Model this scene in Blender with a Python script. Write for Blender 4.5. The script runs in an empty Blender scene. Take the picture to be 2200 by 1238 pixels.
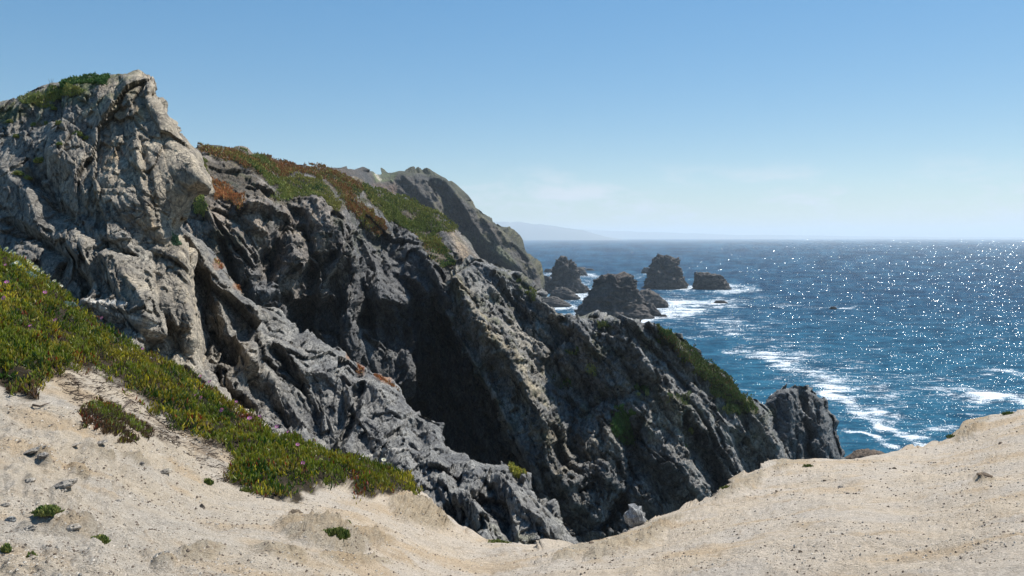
import bpy, math, random
import numpy as np
R = math.radians
rng = np.random.default_rng(7)
random.seed(7)
sc = bpy.context.scene
C = sc.collection

# ------------------------------------------------------------------ camera
CAMZ = 40.0                       # eye height above the sea, metres
F = 1711.0; PITCH = math.atan(109.0 / F)
cam_d = bpy.data.cameras.new('camera'); cam = bpy.data.objects.new('camera', cam_d); C.objects.link(cam)
cam_d.sensor_width = 36.0; cam_d.lens = F / 2200 * 36.0
cam_d.clip_start = 0.1; cam_d.clip_end = 200000
cam.location = (0, 0, CAMZ); cam.rotation_euler = (R(90) - PITCH, 0, 0)
sc.camera = cam

# ------------------------------------------------------------------ world and sun
SUN_EL, SUN_AZ = 53.0, 42.0       # azimuth to the right of the view direction (+Y)
w = bpy.data.worlds.new('World'); sc.world = w; w.use_nodes = True
nt = w.node_tree; nt.nodes.clear()
def N(nt, t, **k):
    n = nt.nodes.new(t)
    for a, b in k.items(): setattr(n, a, b)
    return n
def mixc(nt, f, a, b, mode='MIX'):
    m = N(nt, 'ShaderNodeMix', data_type='RGBA', blend_type=mode)
    for s, v in ((0, f), (6, a), (7, b)):
        if isinstance(v, bpy.types.NodeSocket): nt.links.new(v, m.inputs[s])
        elif s == 0: m.inputs[0].default_value = v
        else: m.inputs[s].default_value = (*v, 1)
    return m.outputs[2]
def mth(nt, op, a, b=None, c=None, clamp=False):
    m = N(nt, 'ShaderNodeMath', operation=op); m.use_clamp = clamp
    for i, v in enumerate((a, b, c)):
        if v is None: continue
        if isinstance(v, bpy.types.NodeSocket): nt.links.new(v, m.inputs[i])
        else: m.inputs[i].default_value = v
    return m.outputs[0]
def ramp(nt, f, a, b, lo=0.0, hi=1.0):
    m = N(nt, 'ShaderNodeMapRange'); m.interpolation_type = 'SMOOTHSTEP'
    nt.links.new(f, m.inputs[0])
    for i, v in enumerate((a, b, lo, hi)): m.inputs[i + 1].default_value = v
    return m.outputs[0]
sky = N(nt, 'ShaderNodeTexSky', sky_type='NISHITA'); sky.sun_disc = False
sky.sun_elevation = R(SUN_EL); sky.sun_rotation = R(SUN_AZ)
sky.altitude = 40; sky.air_density = 1.0; sky.dust_density = 0.1; sky.ozone_density = 2.2
tc = N(nt, 'ShaderNodeTexCoord')
sep = N(nt, 'ShaderNodeSeparateXYZ'); nt.links.new(tc.outputs['Generated'], sep.inputs[0])
mp = N(nt, 'ShaderNodeMapping'); nt.links.new(tc.outputs['Generated'], mp.inputs[0]); mp.inputs['Scale'].default_value = (1, 1, 3.2)
cn = N(nt, 'ShaderNodeTexNoise'); nt.links.new(mp.outputs[0], cn.inputs[0])
cn.inputs['Scale'].default_value = 9; cn.inputs['Detail'].default_value = 7; cn.inputs['Roughness'].default_value = 0.6
cl = mth(nt, 'MULTIPLY', ramp(nt, cn.outputs[0], 0.47, 0.68), ramp(nt, sep.outputs[2], 0.10, 0.045))
cl = mth(nt, 'MULTIPLY', cl, ramp(nt, sep.outputs[2], -0.01, 0.02))
cl = mth(nt, 'MULTIPLY', cl, 0.95)
hs = N(nt, 'ShaderNodeHueSaturation'); hs.inputs['Saturation'].default_value = 1.72; hs.inputs['Hue'].default_value = 0.497; gm = N(nt, 'ShaderNodeGamma'); gm.inputs[1].default_value = 0.60; nt.links.new(sky.outputs[0], gm.inputs[0]); nt.links.new(gm.outputs[0], hs.inputs['Color'])
skt = mixc(nt, 1.0, hs.outputs[0], (0.91, 1.0, 1.07), 'MULTIPLY')
skc = mixc(nt, cl, skt, (3.6, 3.95, 4.3))
bg = N(nt, 'ShaderNodeBackground'); nt.links.new(skc, bg.inputs[0]); bg.inputs[1].default_value = 0.15
wo = N(nt, 'ShaderNodeOutputWorld'); nt.links.new(bg.outputs[0], wo.inputs[0])

sd = bpy.data.lights.new('sun', 'SUN'); sun = bpy.data.objects.new('sun', sd); C.objects.link(sun)
sd.energy = 5.0; sd.angle = R(0.5); sd.color = (1.0, 0.965, 0.90)
sun.location = (60, 60, 120)
sun.rotation_euler = (R(90 - SUN_EL), 0, R(180 - SUN_AZ))
v = sc.view_settings; v.view_transform = 'Standard'; v.look = 'None'; v.exposure = 0.43; v.gamma = 1; v.use_curve_mapping = False
sc.cycles.use_denoising = True
sc.cycles.max_bounces = 5; sc.cycles.diffuse_bounces = 3; sc.cycles.volume_bounces = 1; sc.cycles.glossy_bounces = 2

# ------------------------------------------------------------------ maths helpers
CT, ST = math.cos(PITCH), math.sin(PITCH)
def ray(px, py):
    x = (np.asarray(px, float) - 1100) / F; y = -(np.asarray(py, float) - 619) / F
    d = np.stack([x, CT + ST * y, -ST + CT * y], -1)
    return d / d[..., 1:2]
def at(px, py, D):                # the point D metres ahead seen in direction (px, py)
    p = ray(px, py) * np.asarray(D, float)[..., None]
    p[..., 2] += CAMZ
    return p
def hsh(ix, iy, iz, s):
    h = (ix.astype(np.uint32) * np.uint32(374761393) + iy.astype(np.uint32) * np.uint32(668265263)
         + iz.astype(np.uint32) * np.uint32(2147483647) + np.uint32((s * 144665 + 12345) & 0xffffffff))
    h = (h ^ (h >> np.uint32(13))) * np.uint32(1274126177)
    h = (h ^ (h >> np.uint32(16))) * np.uint32(2246822519)
    return h ^ (h >> np.uint32(15))
def unit(h): return (h & np.uint32(0xffffff)).astype(np.float32) / np.float32(0xffffff)
def vnoise(p, s=0):               # smooth value noise, -1..1
    ip = np.floor(p).astype(np.int64); f = (p - ip).astype(np.float32); f = f * f * f * (f * (f * 6 - 15) + 10)
    out = 0
    for dx in (0, 1):
        wx = f[:, 0] if dx else 1 - f[:, 0]
        for dy in (0, 1):
            wy = f[:, 1] if dy else 1 - f[:, 1]
            for dz in (0, 1):
                wz = f[:, 2] if dz else 1 - f[:, 2]
                out = out + wx * wy * wz * unit(hsh(ip[:, 0] + dx, ip[:, 1] + dy, ip[:, 2] + dz, s))
    return out * 2 - 1
def fbm(p, o=4, s=0, g=0.5):
    a, t = 1.0, 0
    for i in range(o):
        t = t + a * vnoise(p * 2.03 ** i + 17.3 * i, s + i); a *= g
    return t
def ridged(p, o=4, s=0, g=0.55):
    a, t = 1.0, 0
    for i in range(o):
        t = t + a * (1 - 2 * np.abs(vnoise(p * 2.1 ** i + 9.1 * i, s + i))); a *= g
    return t
def cells(p, s=0):
    ip = np.floor(p).astype(np.int64); n = len(p)
    d1 = np.full(n, 9, np.float32); d2 = np.full(n, 9, np.float32)
    bd = np.zeros((n, 3), np.float32); bh = np.zeros((n, 3), np.float32)
    fr = (p - ip).astype(np.float32)
    for dx in (-1, 0, 1):
        for dy in (-1, 0, 1):
            for dz in (-1, 0, 1):
                h = hsh(ip[:, 0] + dx, ip[:, 1] + dy, ip[:, 2] + dz, s)
                j = np.stack([(h & np.uint32(1023)), (h >> np.uint32(10)) & np.uint32(1023), (h >> np.uint32(20)) & np.uint32(1023)], -1).astype(np.float32) / 1023
                df = fr - (j * 0.9 + np.array((dx, dy, dz), np.float32))
                d = np.sqrt((df * df).sum(1))
                c = d < d1
                d2 = np.where(c, d1, np.minimum(d2, d)); d1 = np.where(c, d, d1)
                bd = np.where(c[:, None], df, bd)
                bh = np.where(c[:, None], np.stack([unit(hsh(ip[:, 0] + dx, ip[:, 1] + dy, ip[:, 2] + dz, s + 50 + k)) for k in range(1)] * 3, -1) if False else j[:, [1, 2, 0]], bh)
    return d1, d2, bd, bh
def blocks(p, s=0, tilt=1.0, off=0.6, groove=0.25):
    d1, d2, bd, bh = cells(p, s)
    k = bh * 2 - 1
    e = (d2 - d1)
    return (bd * k).sum(1) * tilt + (bh[:, 0] - 0.5) * off - groove * np.clip(1 - e / 0.12, 0, 1)
def saws(p):                      # long parallel joints: gentle rise, abrupt step
    w_ = 0.5 * fbm(p * 0.35, 3, 301); a = p[:, 0] * 0.8 + 0.3 * p[:, 1] + w_; b = p[:, 0] * 2.3 - 0.4 * p[:, 2] + 1.5 * w_
    m_ = sstep(-0.3, 0.5, fbm(p * 0.4 + 7, 2, 305)); m2 = sstep(-0.2, 0.5, fbm(p * 0.8 + 17, 2, 306))
    def f(t): t = t - np.floor(t); return np.where(t < 0.82, t / 0.82, (1 - t) / 0.18)
    return 0.42 * m_ * (f(a) - 0.5) + 0.13 * m2 * (f(b) - 0.5)
def inpoly(x, y, poly):
    r = np.zeros(x.shape, bool); P = np.asarray(poly, float)
    for (x1, y1), (x2, y2) in zip(P, np.roll(P, -1, 0)):
        if y1 == y2: continue
        c = ((y1 > y) != (y2 > y)) & (x < (x2 - x1) * (y - y1) / (y2 - y1) + x1)
        r ^= c
    return r
def dline(x, y, pts):             # distance to a polyline
    best = np.full(x.shape, 1e9); P = np.asarray(pts, float)
    for a, b in zip(P[:-1], P[1:]):
        ab = b - a; t = np.clip(((x - a[0]) * ab[0] + (y - a[1]) * ab[1]) / (ab @ ab + 1e-9), 0, 1)
        best = np.minimum(best, np.hypot(x - a[0] - t * ab[0], y - a[1] - t * ab[1]))
    return best
def dpoly(x, y, poly):            # signed: positive inside
    d = dline(x, y, list(poly) + [poly[0]])
    return np.where(inpoly(x, y, poly), d, -d)
def sstep(a, b, x):
    t = np.clip((x - a) / (b - a), 0, 1); return t * t * (3 - 2 * t)
def rbf(pts, vals, x, y):         # thin-plate surface through control points
    P = np.asarray(pts, float) / 500; n = len(P)
    def k(r): return np.where(r > 1e-9, r * r * np.log(np.maximum(r, 1e-9)), 0)
    A = np.zeros((n + 3, n + 3)); dd = np.hypot(P[:, None, 0] - P[None, :, 0], P[:, None, 1] - P[None, :, 1])
    A[:n, :n] = k(dd) + np.eye(n) * 1e-3; A[:n, n] = 1; A[:n, n + 1:] = P; A[n, :n] = 1; A[n + 1:, :n] = P.T
    wv = np.linalg.solve(A, np.r_[vals, 0, 0, 0])
    X = x / 500; Y = y / 500; o = wv[n] + wv[n + 1] * X + wv[n + 2] * Y
    for i in range(n): o = o + wv[i] * k(np.hypot(X - P[i, 0], Y - P[i, 1]))
    return o

# ------------------------------------------------------------------ object helpers
def tag(o, label=None, cat=None, group=None, kind=None):
    if label: o['label'] = label
    if cat: o['category'] = cat
    if group: o['group'] = group
    if kind: o['kind'] = kind
    return o
def mk(name, verts, faces, mat, parent=None, attrs=None, smooth=True):
    """faces: (n,3) or (n,4) int array, or a list of such arrays"""
    me = bpy.data.meshes.new(name); V = np.ascontiguousarray(verts, np.float32)
    fl = faces if isinstance(faces, list) else [faces]
    fl = [np.asarray(f, np.int32) for f in fl if len(f)]
    me.vertices.add(len(V)); me.vertices.foreach_set('co', V.ravel())
    idx = np.concatenate([f.ravel() for f in fl]); cnt = np.concatenate([np.full(len(f), f.shape[1], np.int32) for f in fl])
    me.loops.add(len(idx)); me.loops.foreach_set('vertex_index', idx)
    me.polygons.add(len(cnt)); me.polygons.foreach_set('loop_start', np.r_[0, np.cumsum(cnt)[:-1]].astype(np.int32))
    me.polygons.foreach_set('loop_total', cnt)
    me.polygons.foreach_set('use_smooth', np.full(len(cnt), smooth, bool))
    me.update(calc_edges=True); me.validate()
    for k, a in (attrs or {}).items():
        a = np.asarray(a, np.float32)
        if a.ndim == 2:
            at_ = me.color_attributes.new(k, 'FLOAT_COLOR', 'POINT')
            at_.data.foreach_set('color', np.c_[a, np.ones(len(a), np.float32)].astype(np.float32).ravel())
        else:
            at_ = me.attributes.new(k, 'FLOAT', 'POINT'); at_.data.foreach_set('value', a)
    if mat: me.materials.append(mat)
    o = bpy.data.objects.new(name, me); C.objects.link(o)
    if parent: o.parent = parent
    return o
def new_mat(name):
    m = bpy.data.materials.new(name); m.use_nodes = True
    nt = m.node_tree; nt.nodes.clear()
    out = N(nt, 'ShaderNodeOutputMaterial'); b = N(nt, 'ShaderNodeBsdfPrincipled'); nt.links.new(b.outputs[0], out.inputs[0])
    return m, nt, b
def noise(nt, vec, scale, detail=6, rough=0.6, dist=0.0):
    n = N(nt, 'ShaderNodeTexNoise'); nt.links.new(vec, n.inputs[0])
    n.inputs['Scale'].default_value = scale; n.inputs['Detail'].default_value = detail
    n.inputs['Roughness'].default_value = rough; n.inputs['Distortion'].default_value = dist
    return n.outputs[0]
def attr(nt, name, col=True):
    a = N(nt, 'ShaderNodeAttribute', attribute_name=name); return a.outputs[0] if col else a.outputs[2]

# ------------------------------------------------------------------ materials
def rock_mat(name, k, rough=0.85, bump=0.6, crack=0.95):
    """k: metres per unit of detail"""
    m, nt, b = new_mat(name)
    pos = N(nt, 'ShaderNodeNewGeometry').outputs['Position']
    mp = N(nt, 'ShaderNodeMapping'); nt.links.new(pos, mp.inputs[0]); mp.inputs['Rotation'].default_value = (0.1, R(34), 0.1)
    mp.inputs['Scale'].default_value = (1 / k * 1.4, 1 / k * 0.6, 1 / k * 0.8)
    vec = mp.outputs[0]
    n1 = noise(nt, vec, 1.2, 10, 0.68, 0.1); n2 = noise(nt, vec, 9, 8, 0.7)
    col = attr(nt, 'tint')
    c = mixc(nt, ramp(nt, n1, 0.30, 0.70), (0.46, 0.46, 0.48), (1.46, 1.41, 1.32)); c = mixc(nt, 1.0, col, c, 'MULTIPLY')
    c2 = mixc(nt, ramp(nt, n2, 0.30, 0.72), (0.52, 0.52, 0.53), (1.44, 1.44, 1.41)); c = mixc(nt, 1.0, c, c2, 'MULTIPLY')
    # thin joints in the rock
    wv = N(nt, 'ShaderNodeVectorMath', operation='MULTIPLY_ADD'); nn = N(nt, 'ShaderNodeTexNoise'); nt.links.new(vec, nn.inputs[0]); nn.inputs['Scale'].default_value = 2.0; nn.inputs['Detail'].default_value = 5
    nt.links.new(nn.outputs[1], wv.inputs[0]); wv.inputs[1].default_value = (0.9, 0.9, 0.9); nt.links.new(vec, wv.inputs[2])
    vo = N(nt, 'ShaderNodeTexVoronoi', feature='DISTANCE_TO_EDGE'); nt.links.new(wv.outputs[0], vo.inputs[0]); vo.inputs['Scale'].default_value = 1.1
    vo2 = N(nt, 'ShaderNodeTexVoronoi', feature='DISTANCE_TO_EDGE'); nt.links.new(wv.outputs[0], vo2.inputs[0]); vo2.inputs['Scale'].default_value = 4.0
    cr = ramp(nt, vo.outputs[0], 0.0, 0.05); cr2 = ramp(nt, vo2.outputs[0], 0.0, 0.07)
    c = mixc(nt, mth(nt, 'MULTIPLY', mth(nt, 'SUBTRACT', 1.0, cr), crack * 0.6), c, (0.03, 0.03, 0.032))
    c = mixc(nt, mth(nt, 'MULTIPLY', mth(nt, 'MULTIPLY', mth(nt, 'SUBTRACT', 1.0, cr2), ramp(nt, n1, 0.40, 0.60)), 0.6), c, (0.035, 0.035, 0.036))
    nt.links.new(c, b.inputs['Base Color']); b.inputs['Roughness'].default_value = rough
    b.inputs['Specular IOR Level'].default_value = 0.35
    h = mth(nt, 'ADD', mth(nt, 'MULTIPLY', n2, 0.5), mth(nt, 'MULTIPLY', n1, 0.9))
    h = mth(nt, 'ADD', h, mth(nt, 'MULTIPLY', cr, 0.28)); h = mth(nt, 'ADD', h, mth(nt, 'MULTIPLY', cr2, 0.10))
    n3 = noise(nt, vec, 38, 4, 0.7); h = mth(nt, 'ADD', h, mth(nt, 'MULTIPLY', n3, 0.12))
    bp = N(nt, 'ShaderNodeBump'); nt.links.new(h, bp.inputs['Height']); bp.inputs['Distance'].default_value = k * 0.55; bp.inputs['Strength'].default_value = bump
    nt.links.new(bp.outputs[0], b.inputs['Normal'])
    return m
M_crag = rock_mat('crag_rock', 1.1)
M_cliff = rock_mat('cliff_rock', 3.2)
M_far = rock_mat('far_rock', 14.0)
M_stack = rock_mat('stack_rock', 3.5, rough=0.8)
M_stone = rock_mat('stone_rock', 0.12)

def sand_mat():
    m, nt, b = new_mat('sandy_ground')
    pos = N(nt, 'ShaderNodeNewGeometry').outputs['Position']
    mp = N(nt, 'ShaderNodeMapping'); nt.links.new(pos, mp.inputs[0]); mp.inputs['Scale'].default_value = (0.8, 1.0, 1.8); mp.inputs['Rotation'].default_value = (0, R(12), 0)
    vec = mp.outputs[0]
    n1 = noise(nt, vec, 1.1, 8, 0.6, 0.5); n2 = noise(nt, vec, 14, 8, 0.75); n3 = noise(nt, vec, 90, 3, 0.8); n4 = noise(nt, vec, 5.0, 8, 0.7, 1.0)
    c = mixc(nt, ramp(nt, n1, 0.30, 0.70), (1.03, 0.98, 0.90), (0.99, 1.0, 1.02)); c = mixc(nt, 1.0, attr(nt, 'tint'), c, 'MULTIPLY')
    c = mixc(nt, mth(nt, 'MULTIPLY', ramp(nt, n4, 0.54, 0.72), 0.5), c, (0.33, 0.24, 0.15))
    c = mixc(nt, 1.0, c, mixc(nt, ramp(nt, n2, 0.25, 0.75), (0.82, 0.80, 0.77), (1.14, 1.14, 1.14)), 'MULTIPLY')
    c = mixc(nt, 1.0, c, mixc(nt, ramp(nt, n3, 0.25, 0.75), (0.70, 0.68, 0.65), (1.28, 1.28, 1.28)), 'MULTIPLY')
    vo = N(nt, 'ShaderNodeTexVoronoi'); nt.links.new(vec, vo.inputs[0]); vo.inputs['Scale'].default_value = 42
    sp = mth(nt, 'MULTIPLY', ramp(nt, vo.outputs[0], 0.26, 0.14), ramp(nt, n2, 0.50, 0.58))
    c = mixc(nt, mth(nt, 'MULTIPLY', sp, 0.55), c, (0.16, 0.12, 0.08))
    nt.links.new(c, b.inputs['Base Color']); b.inputs['Roughness'].default_value = 0.95; b.inputs['Specular IOR Level'].default_value = 0.15
    h = mth(nt, 'ADD', mth(nt, 'MULTIPLY', n2, 0.6), mth(nt, 'MULTIPLY', n3, 0.22)); h = mth(nt, 'ADD', h, mth(nt, 'MULTIPLY', n4, 1.0))
    h = mth(nt, 'ADD', h, mth(nt, 'MULTIPLY', sp, 0.12))
    bp = N(nt, 'ShaderNodeBump'); nt.links.new(h, bp.inputs['Height']); bp.inputs['Distance'].default_value = 0.06; bp.inputs['Strength'].default_value = 0.9
    nt.links.new(bp.outputs[0], b.inputs['Normal'])
    return m
M_sand = sand_mat()
def leaf_mat(name, rough=0.45, spec=0.4, trans=0.25):
    m, nt, b = new_mat(name)
    c = attr(nt, 'tint'); nt.links.new(c, b.inputs['Base Color']); b.inputs['Roughness'].default_value = rough
    b.inputs['Specular IOR Level'].default_value = spec
    tr = N(nt, 'ShaderNodeBsdfTranslucent'); nt.links.new(mixc(nt, 1.0, c, (1.5, 1.6, 0.7), 'MULTIPLY'), tr.inputs[0])
    mx = N(nt, 'ShaderNodeMixShader'); mx.inputs[0].default_value = trans
    nt.links.new(b.outputs[0], mx.inputs[1]); nt.links.new(tr.outputs[0], mx.inputs[2])
    nt.links.new(mx.outputs[0], nt.nodes['Material Output'].inputs[0])
    return m
M_leaf = leaf_mat('succulent_leaf', trans=0.6); M_scrub = leaf_mat('scrub_leaf', 0.7, 0.2, 0.15)
M_petal = leaf_mat('petal', 0.6, 0.2, 0.3)

def sea_mat():
    m, nt, b = new_mat('sea_water')
    uv = attr(nt, 'waveuv'); pos = N(nt, 'ShaderNodeNewGeometry').outputs['Position']
    n1 = noise(nt, uv, 1.0, 3, 0.6); n2 = noise(nt, uv, 3.3, 3, 0.6); n3 = noise(nt, uv, 0.25, 4, 0.6)
    mpn = N(nt, 'ShaderNodeMapping'); nt.links.new(pos, mpn.inputs[0]); mpn.inputs['Scale'].default_value = (0.30, 0.75, 1)
    n4 = noise(nt, mpn.outputs[0], 1.0, 5, 0.62)
    shal = attr(nt, 'shallow', False)
    c = mixc(nt, ramp(nt, n3, 0.35, 0.65), (0.012, 0.047, 0.096), (0.021, 0.072, 0.128))
    c = mixc(nt, shal, c, (0.020, 0.098, 0.160))
    ms = N(nt, 'ShaderNodeMapping'); nt.links.new(uv, ms.inputs[0]); ms.inputs['Scale'].default_value = (0.10, 0.55, 1)
    st = noise(nt, ms.outputs[0], 1.0, 7, 0.68, 0.3); c = mixc(nt, 1.0, c, mixc(nt, ramp(nt, st, 0.32, 0.68), (0.62, 0.62, 0.66), (1.45, 1.42, 1.35)), 'MULTIPLY')
    fo = attr(nt, 'foam', False)
    mpf = N(nt, 'ShaderNodeMapping'); nt.links.new(pos, mpf.inputs[0]); mpf.inputs['Scale'].default_value = (0.10, 0.17, 1); mpf.inputs['Rotation'].default_value = (0, 0, R(8))
    nf = noise(nt, mpf.outputs[0], 1.0, 10, 0.66, 0.8)
    nf2 = noise(nt, uv, 2.0, 6, 0.7, 0.4)
    nfm = mth(nt, 'ADD', mth(nt, 'MULTIPLY', nf, 0.62), mth(nt, 'MULTIPLY', nf2, 0.38))
    thr = mth(nt, 'SUBTRACT', mth(nt, 'ADD', mth(nt, 'MULTIPLY', nfm, 1.7), mth(nt, 'MULTIPLY', fo, 0.30)), 1.035)
    mf = N(nt, 'ShaderNodeMapping'); nt.links.new(uv, mf.inputs[0]); mf.inputs['Scale'].default_value = (0.45, 1.1, 1)
    hole = noise(nt, mf.outputs[0], 1.0, 6, 0.7, 0.6)
    fm = mth(nt, 'MULTIPLY', ramp(nt, thr, -0.08, 0.19), ramp(nt, mth(nt, 'ADD', hole, mth(nt, 'MULTIPLY', thr, 1.2)), 0.40, 0.62, 0.12, 1.0))
    b.inputs['Base Color'].default_value = (0.62, 0.66, 0.69, 1); b.inputs['Roughness'].default_value = 0.8
    df = N(nt, 'ShaderNodeBsdfDiffuse'); nt.links.new(c, df.inputs[0])
    gl = N(nt, 'ShaderNodeBsdfGlossy'); gl.inputs['Roughness'].default_value = 0.145
    fr = N(nt, 'ShaderNodeFresnel'); fr.inputs[0].default_value = 1.33
    m1 = N(nt, 'ShaderNodeMixShader'); nt.links.new(mth(nt, 'MULTIPLY', fr.outputs[0], 0.085), m1.inputs[0]); nt.links.new(df.outputs[0], m1.inputs[1]); nt.links.new(gl.outputs[0], m1.inputs[2])
    m2 = N(nt, 'ShaderNodeMixShader'); nt.links.new(fm, m2.inputs[0]); nt.links.new(m1.outputs[0], m2.inputs[1]); nt.links.new(b.outputs[0], m2.inputs[2])
    nt.links.new(m2.outputs[0], nt.nodes['Material Output'].inputs[0])
    def wn(off, sc):
        mm = N(nt, 'ShaderNodeMapping'); nt.links.new(uv, mm.inputs[0]); mm.inputs['Location'].default_value = off; mm.inputs['Scale'].default_value = (sc, sc, 1)
        return noise(nt, mm.outputs[0], 1.0, 2.0, 0.6)
    big = noise(nt, mpn.outputs[0], 0.25, 4, 0.6)
    sx = mth(nt, 'MULTIPLY', mth(nt, 'SUBTRACT', wn((3, 1, 0), 1.5), 0.5), 2.3)
    sy = mth(nt, 'MULTIPLY', mth(nt, 'SUBTRACT', wn((53, 31, 0), 1.5), 0.5), 2.6)
    clm = ramp(nt, st, 0.36, 0.64, 0.72, 1.25); sx = mth(nt, 'MULTIPLY', sx, clm); sy = mth(nt, 'MULTIPLY', sy, clm)
    sy = mth(nt, 'ADD', sy, mth(nt, 'MULTIPLY', mth(nt, 'SUBTRACT', big, 0.5), 0.7))
    cx = N(nt, 'ShaderNodeCombineXYZ'); nt.links.new(sx, cx.inputs[0]); nt.links.new(sy, cx.inputs[1]); cx.inputs[2].default_value = 1
    nv = N(nt, 'ShaderNodeVectorMath', operation='NORMALIZE'); nt.links.new(cx.outputs[0], nv.inputs[0])
    nt.links.new(nv.outputs[0], gl.inputs['Normal'])
    return m
M_sea = sea_mat()

# ------------------------------------------------------------------ relief builder: landforms with real distance and thickness
def relief(name, poly, sil, pts, step=2.0, size=1.0, ridges=(), humps=(), wob=3.0, rnd=(26, 1.5), amp=1.0, thick=6.0,
           colour=None, mat=None, strata=(0.35, R(38)), dispf=None, parent=None, kmask=None, smooth=True, drop=None):
    P = np.asarray(poly, float)
    x0, y0 = P.min(0) - 4; x1, y1 = P.max(0) + 4
    gx = np.arange(x0, x1, step); gy = np.arange(y0, y1, step)
    X, Y = np.meshgrid(gx, gy)
    q = np.stack([X.ravel() / 26, Y.ravel() / 26, np.full(X.size, size * 3.7)], -1)
    WX = X + wob * fbm(q, 4, 11, 0.6).reshape(X.shape); WY = Y + wob * fbm(q + 40, 4, 15, 0.6).reshape(X.shape)
    ins = inpoly(WX, WY, poly)
    im = ins.copy(); im[1:-1, 1:-1] = ins[1:-1, 1:-1] & ins[:-2, 1:-1] & ins[2:, 1:-1] & ins[1:-1, :-2] & ins[1:-1, 2:]
    bm = ins & ~im; bx, by = WX[bm], WY[bm]; d0 = dpoly(bx, by, poly); e_ = 0.5
    g1 = (dpoly(bx + e_, by, poly) - d0) / e_; g2 = (dpoly(bx, by + e_, poly) - d0) / e_; gl = np.hypot(g1, g2) + 1e-6; g1 /= gl; g2 /= gl
    mv = np.clip(d0, 0, 1.2 * step) * (dline(bx, by, sil) < 4 * step + 3 * wob); X = X.copy(); Y = Y.copy(); X[bm] -= g1 * mv; Y[bm] -= g2 * mv
    sx_, sy_ = X - np.meshgrid(gx, gy)[0], Y - np.meshgrid(gx, gy)[1]; WX = WX + sx_; WY = WY + sy_
    D = np.exp(rbf([p[:2] for p in pts], np.log([p[2] for p in pts]), X, Y))
    D0 = D.copy()
    for pl, wd, h in ridges:
        d = dline(WX, WY, pl)
        D = D - h * 1.15 * np.clip(1 - d / wd, 0, 1)
    for pl, wd, h in humps:                       # polygon plateaus, soft-edged
        D = D - h * sstep(0, wd, dpoly(WX, WY, pl))
    ds = dline(X, Y, sil); t = np.clip(1 - ds / rnd[0], 0, 1)
    D = D + rnd[1] * (1 - np.sqrt(np.maximum(1 - t * t, 0)))
    pos = at(X, Y, D)
    # base normals
    pb = at(X, Y, D0 + 0.25 * (D - D0)); du = np.gradient(pb, axis=1); dv = np.gradient(pb, axis=0)
    nrm = np.cross(dv, du); nrm /= np.linalg.norm(nrm, axis=-1, keepdims=True) + 1e-9
    vd = pos - np.array((0, 0, CAMZ)); vd /= np.linalg.norm(vd, axis=-1, keepdims=True)
    nrm = np.where((nrm * vd).sum(-1, keepdims=True) > 0, -nrm, nrm)
    if dispf is None: nrm = 0.14 * nrm - 0.9 * vd + np.array((0.03, 0, 0.08))
    nrm /= np.linalg.norm(nrm, axis=-1, keepdims=True)
    m = ins.ravel(); ids = np.full(X.size, -1, np.int64); ids[m] = np.arange(m.sum())
    p = pos.reshape(-1, 3)[m]; n = nrm.reshape(-1, 3)[m]; xs = X.ravel()[m]; ys = Y.ravel()[m]
    # fractured displacement in world space
    if dispf is None:
        ca, sa = math.cos(strata[1]), math.sin(strata[1])
        r = np.stack([p[:, 0] * ca + p[:, 2] * sa, p[:, 1], -p[:, 0] * sa + p[:, 2] * ca], -1) / size
        r = r * np.array((1.3, 0.38, 0.85 - strata[0]))
        wp = r + 0.09 * np.stack([fbm(r * 0.9, 2, 21), fbm(r * 0.9 + 31, 2, 23), fbm(r * 0.9 + 67, 2, 25)], -1)
        k = kmask(xs, ys) if kmask else 1.0
        dsp = 0.30 * fbm(r * 0.45, 2, 31) + 1.15 * blocks(wp * 0.55, 3, 1.0, 0.25, 0.10) + 0.40 * blocks(wp * 1.6 + 5, 4, 0.9, 0.8, 0.16) \
            + 0.18 * blocks(wp * 4.3 + 9, 5, 0.85, 1.0, 0.25) + 0.075 * blocks(wp * 9.7 + 3, 6, 0.9, 0.9, 0.3) + 0.01 * ridged(wp * 5, 3, 41) + saws(wp)
        dsp = dsp * size * amp * k
    else: dsp = dispf(xs, ys, p)
    dsp = dsp * (1 - 0.75 * (t.ravel()[m]) ** 1.5)
    p = p + n * dsp[:, None]
    # quads
    H, W = X.shape; I = ids.reshape(H, W)
    a, b_, c, d = I[:-1, :-1], I[:-1, 1:], I[1:, 1:], I[1:, :-1]
    ok = (a >= 0) & (b_ >= 0) & (c >= 0) & (d >= 0)
    Fq = np.stack([d[ok], c[ok], b_[ok], a[ok]], -1)
    Ft = []
    for miss, tri in ((a, (d, c, b_)), (b_, (a, d, c)), (c, (a, d, b_)), (d, (a, c, b_))):
        k3 = (miss < 0); 
        for q3 in tri: k3 = k3 & (q3 >= 0)
        Ft.append(np.stack([q3[k3] for q3 in tri], -1))
    Ft = np.concatenate(Ft)
    # boundary edges -> rows that carry the body round and down at the back
    E = np.concatenate([Fq[:, [0, 1]], Fq[:, [1, 2]], Fq[:, [2, 3]], Fq[:, [3, 0]], Ft[:, [0, 1]], Ft[:, [1, 2]], Ft[:, [2, 0]]])
    key = np.minimum(E[:, 0], E[:, 1]) * 10 ** 7 + np.maximum(E[:, 0], E[:, 1])
    uq, inv, cnt = np.unique(key, return_inverse=True, return_counts=True)
    B = E[cnt[inv] == 1]
    bv = np.unique(B); remap = np.full(len(p), -1, np.int64); faces = [Fq]
    bx, by = xs[bv], ys[bv]; e_ = 9.0
    g1 = (dpoly(bx + e_, by, poly) - dpoly(bx - e_, by, poly)); g2 = (dpoly(bx, by + e_, poly) - dpoly(bx, by - e_, poly)); gl = np.hypot(g1, g2) + 1e-3; g1 /= gl; g2 /= gl
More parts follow.
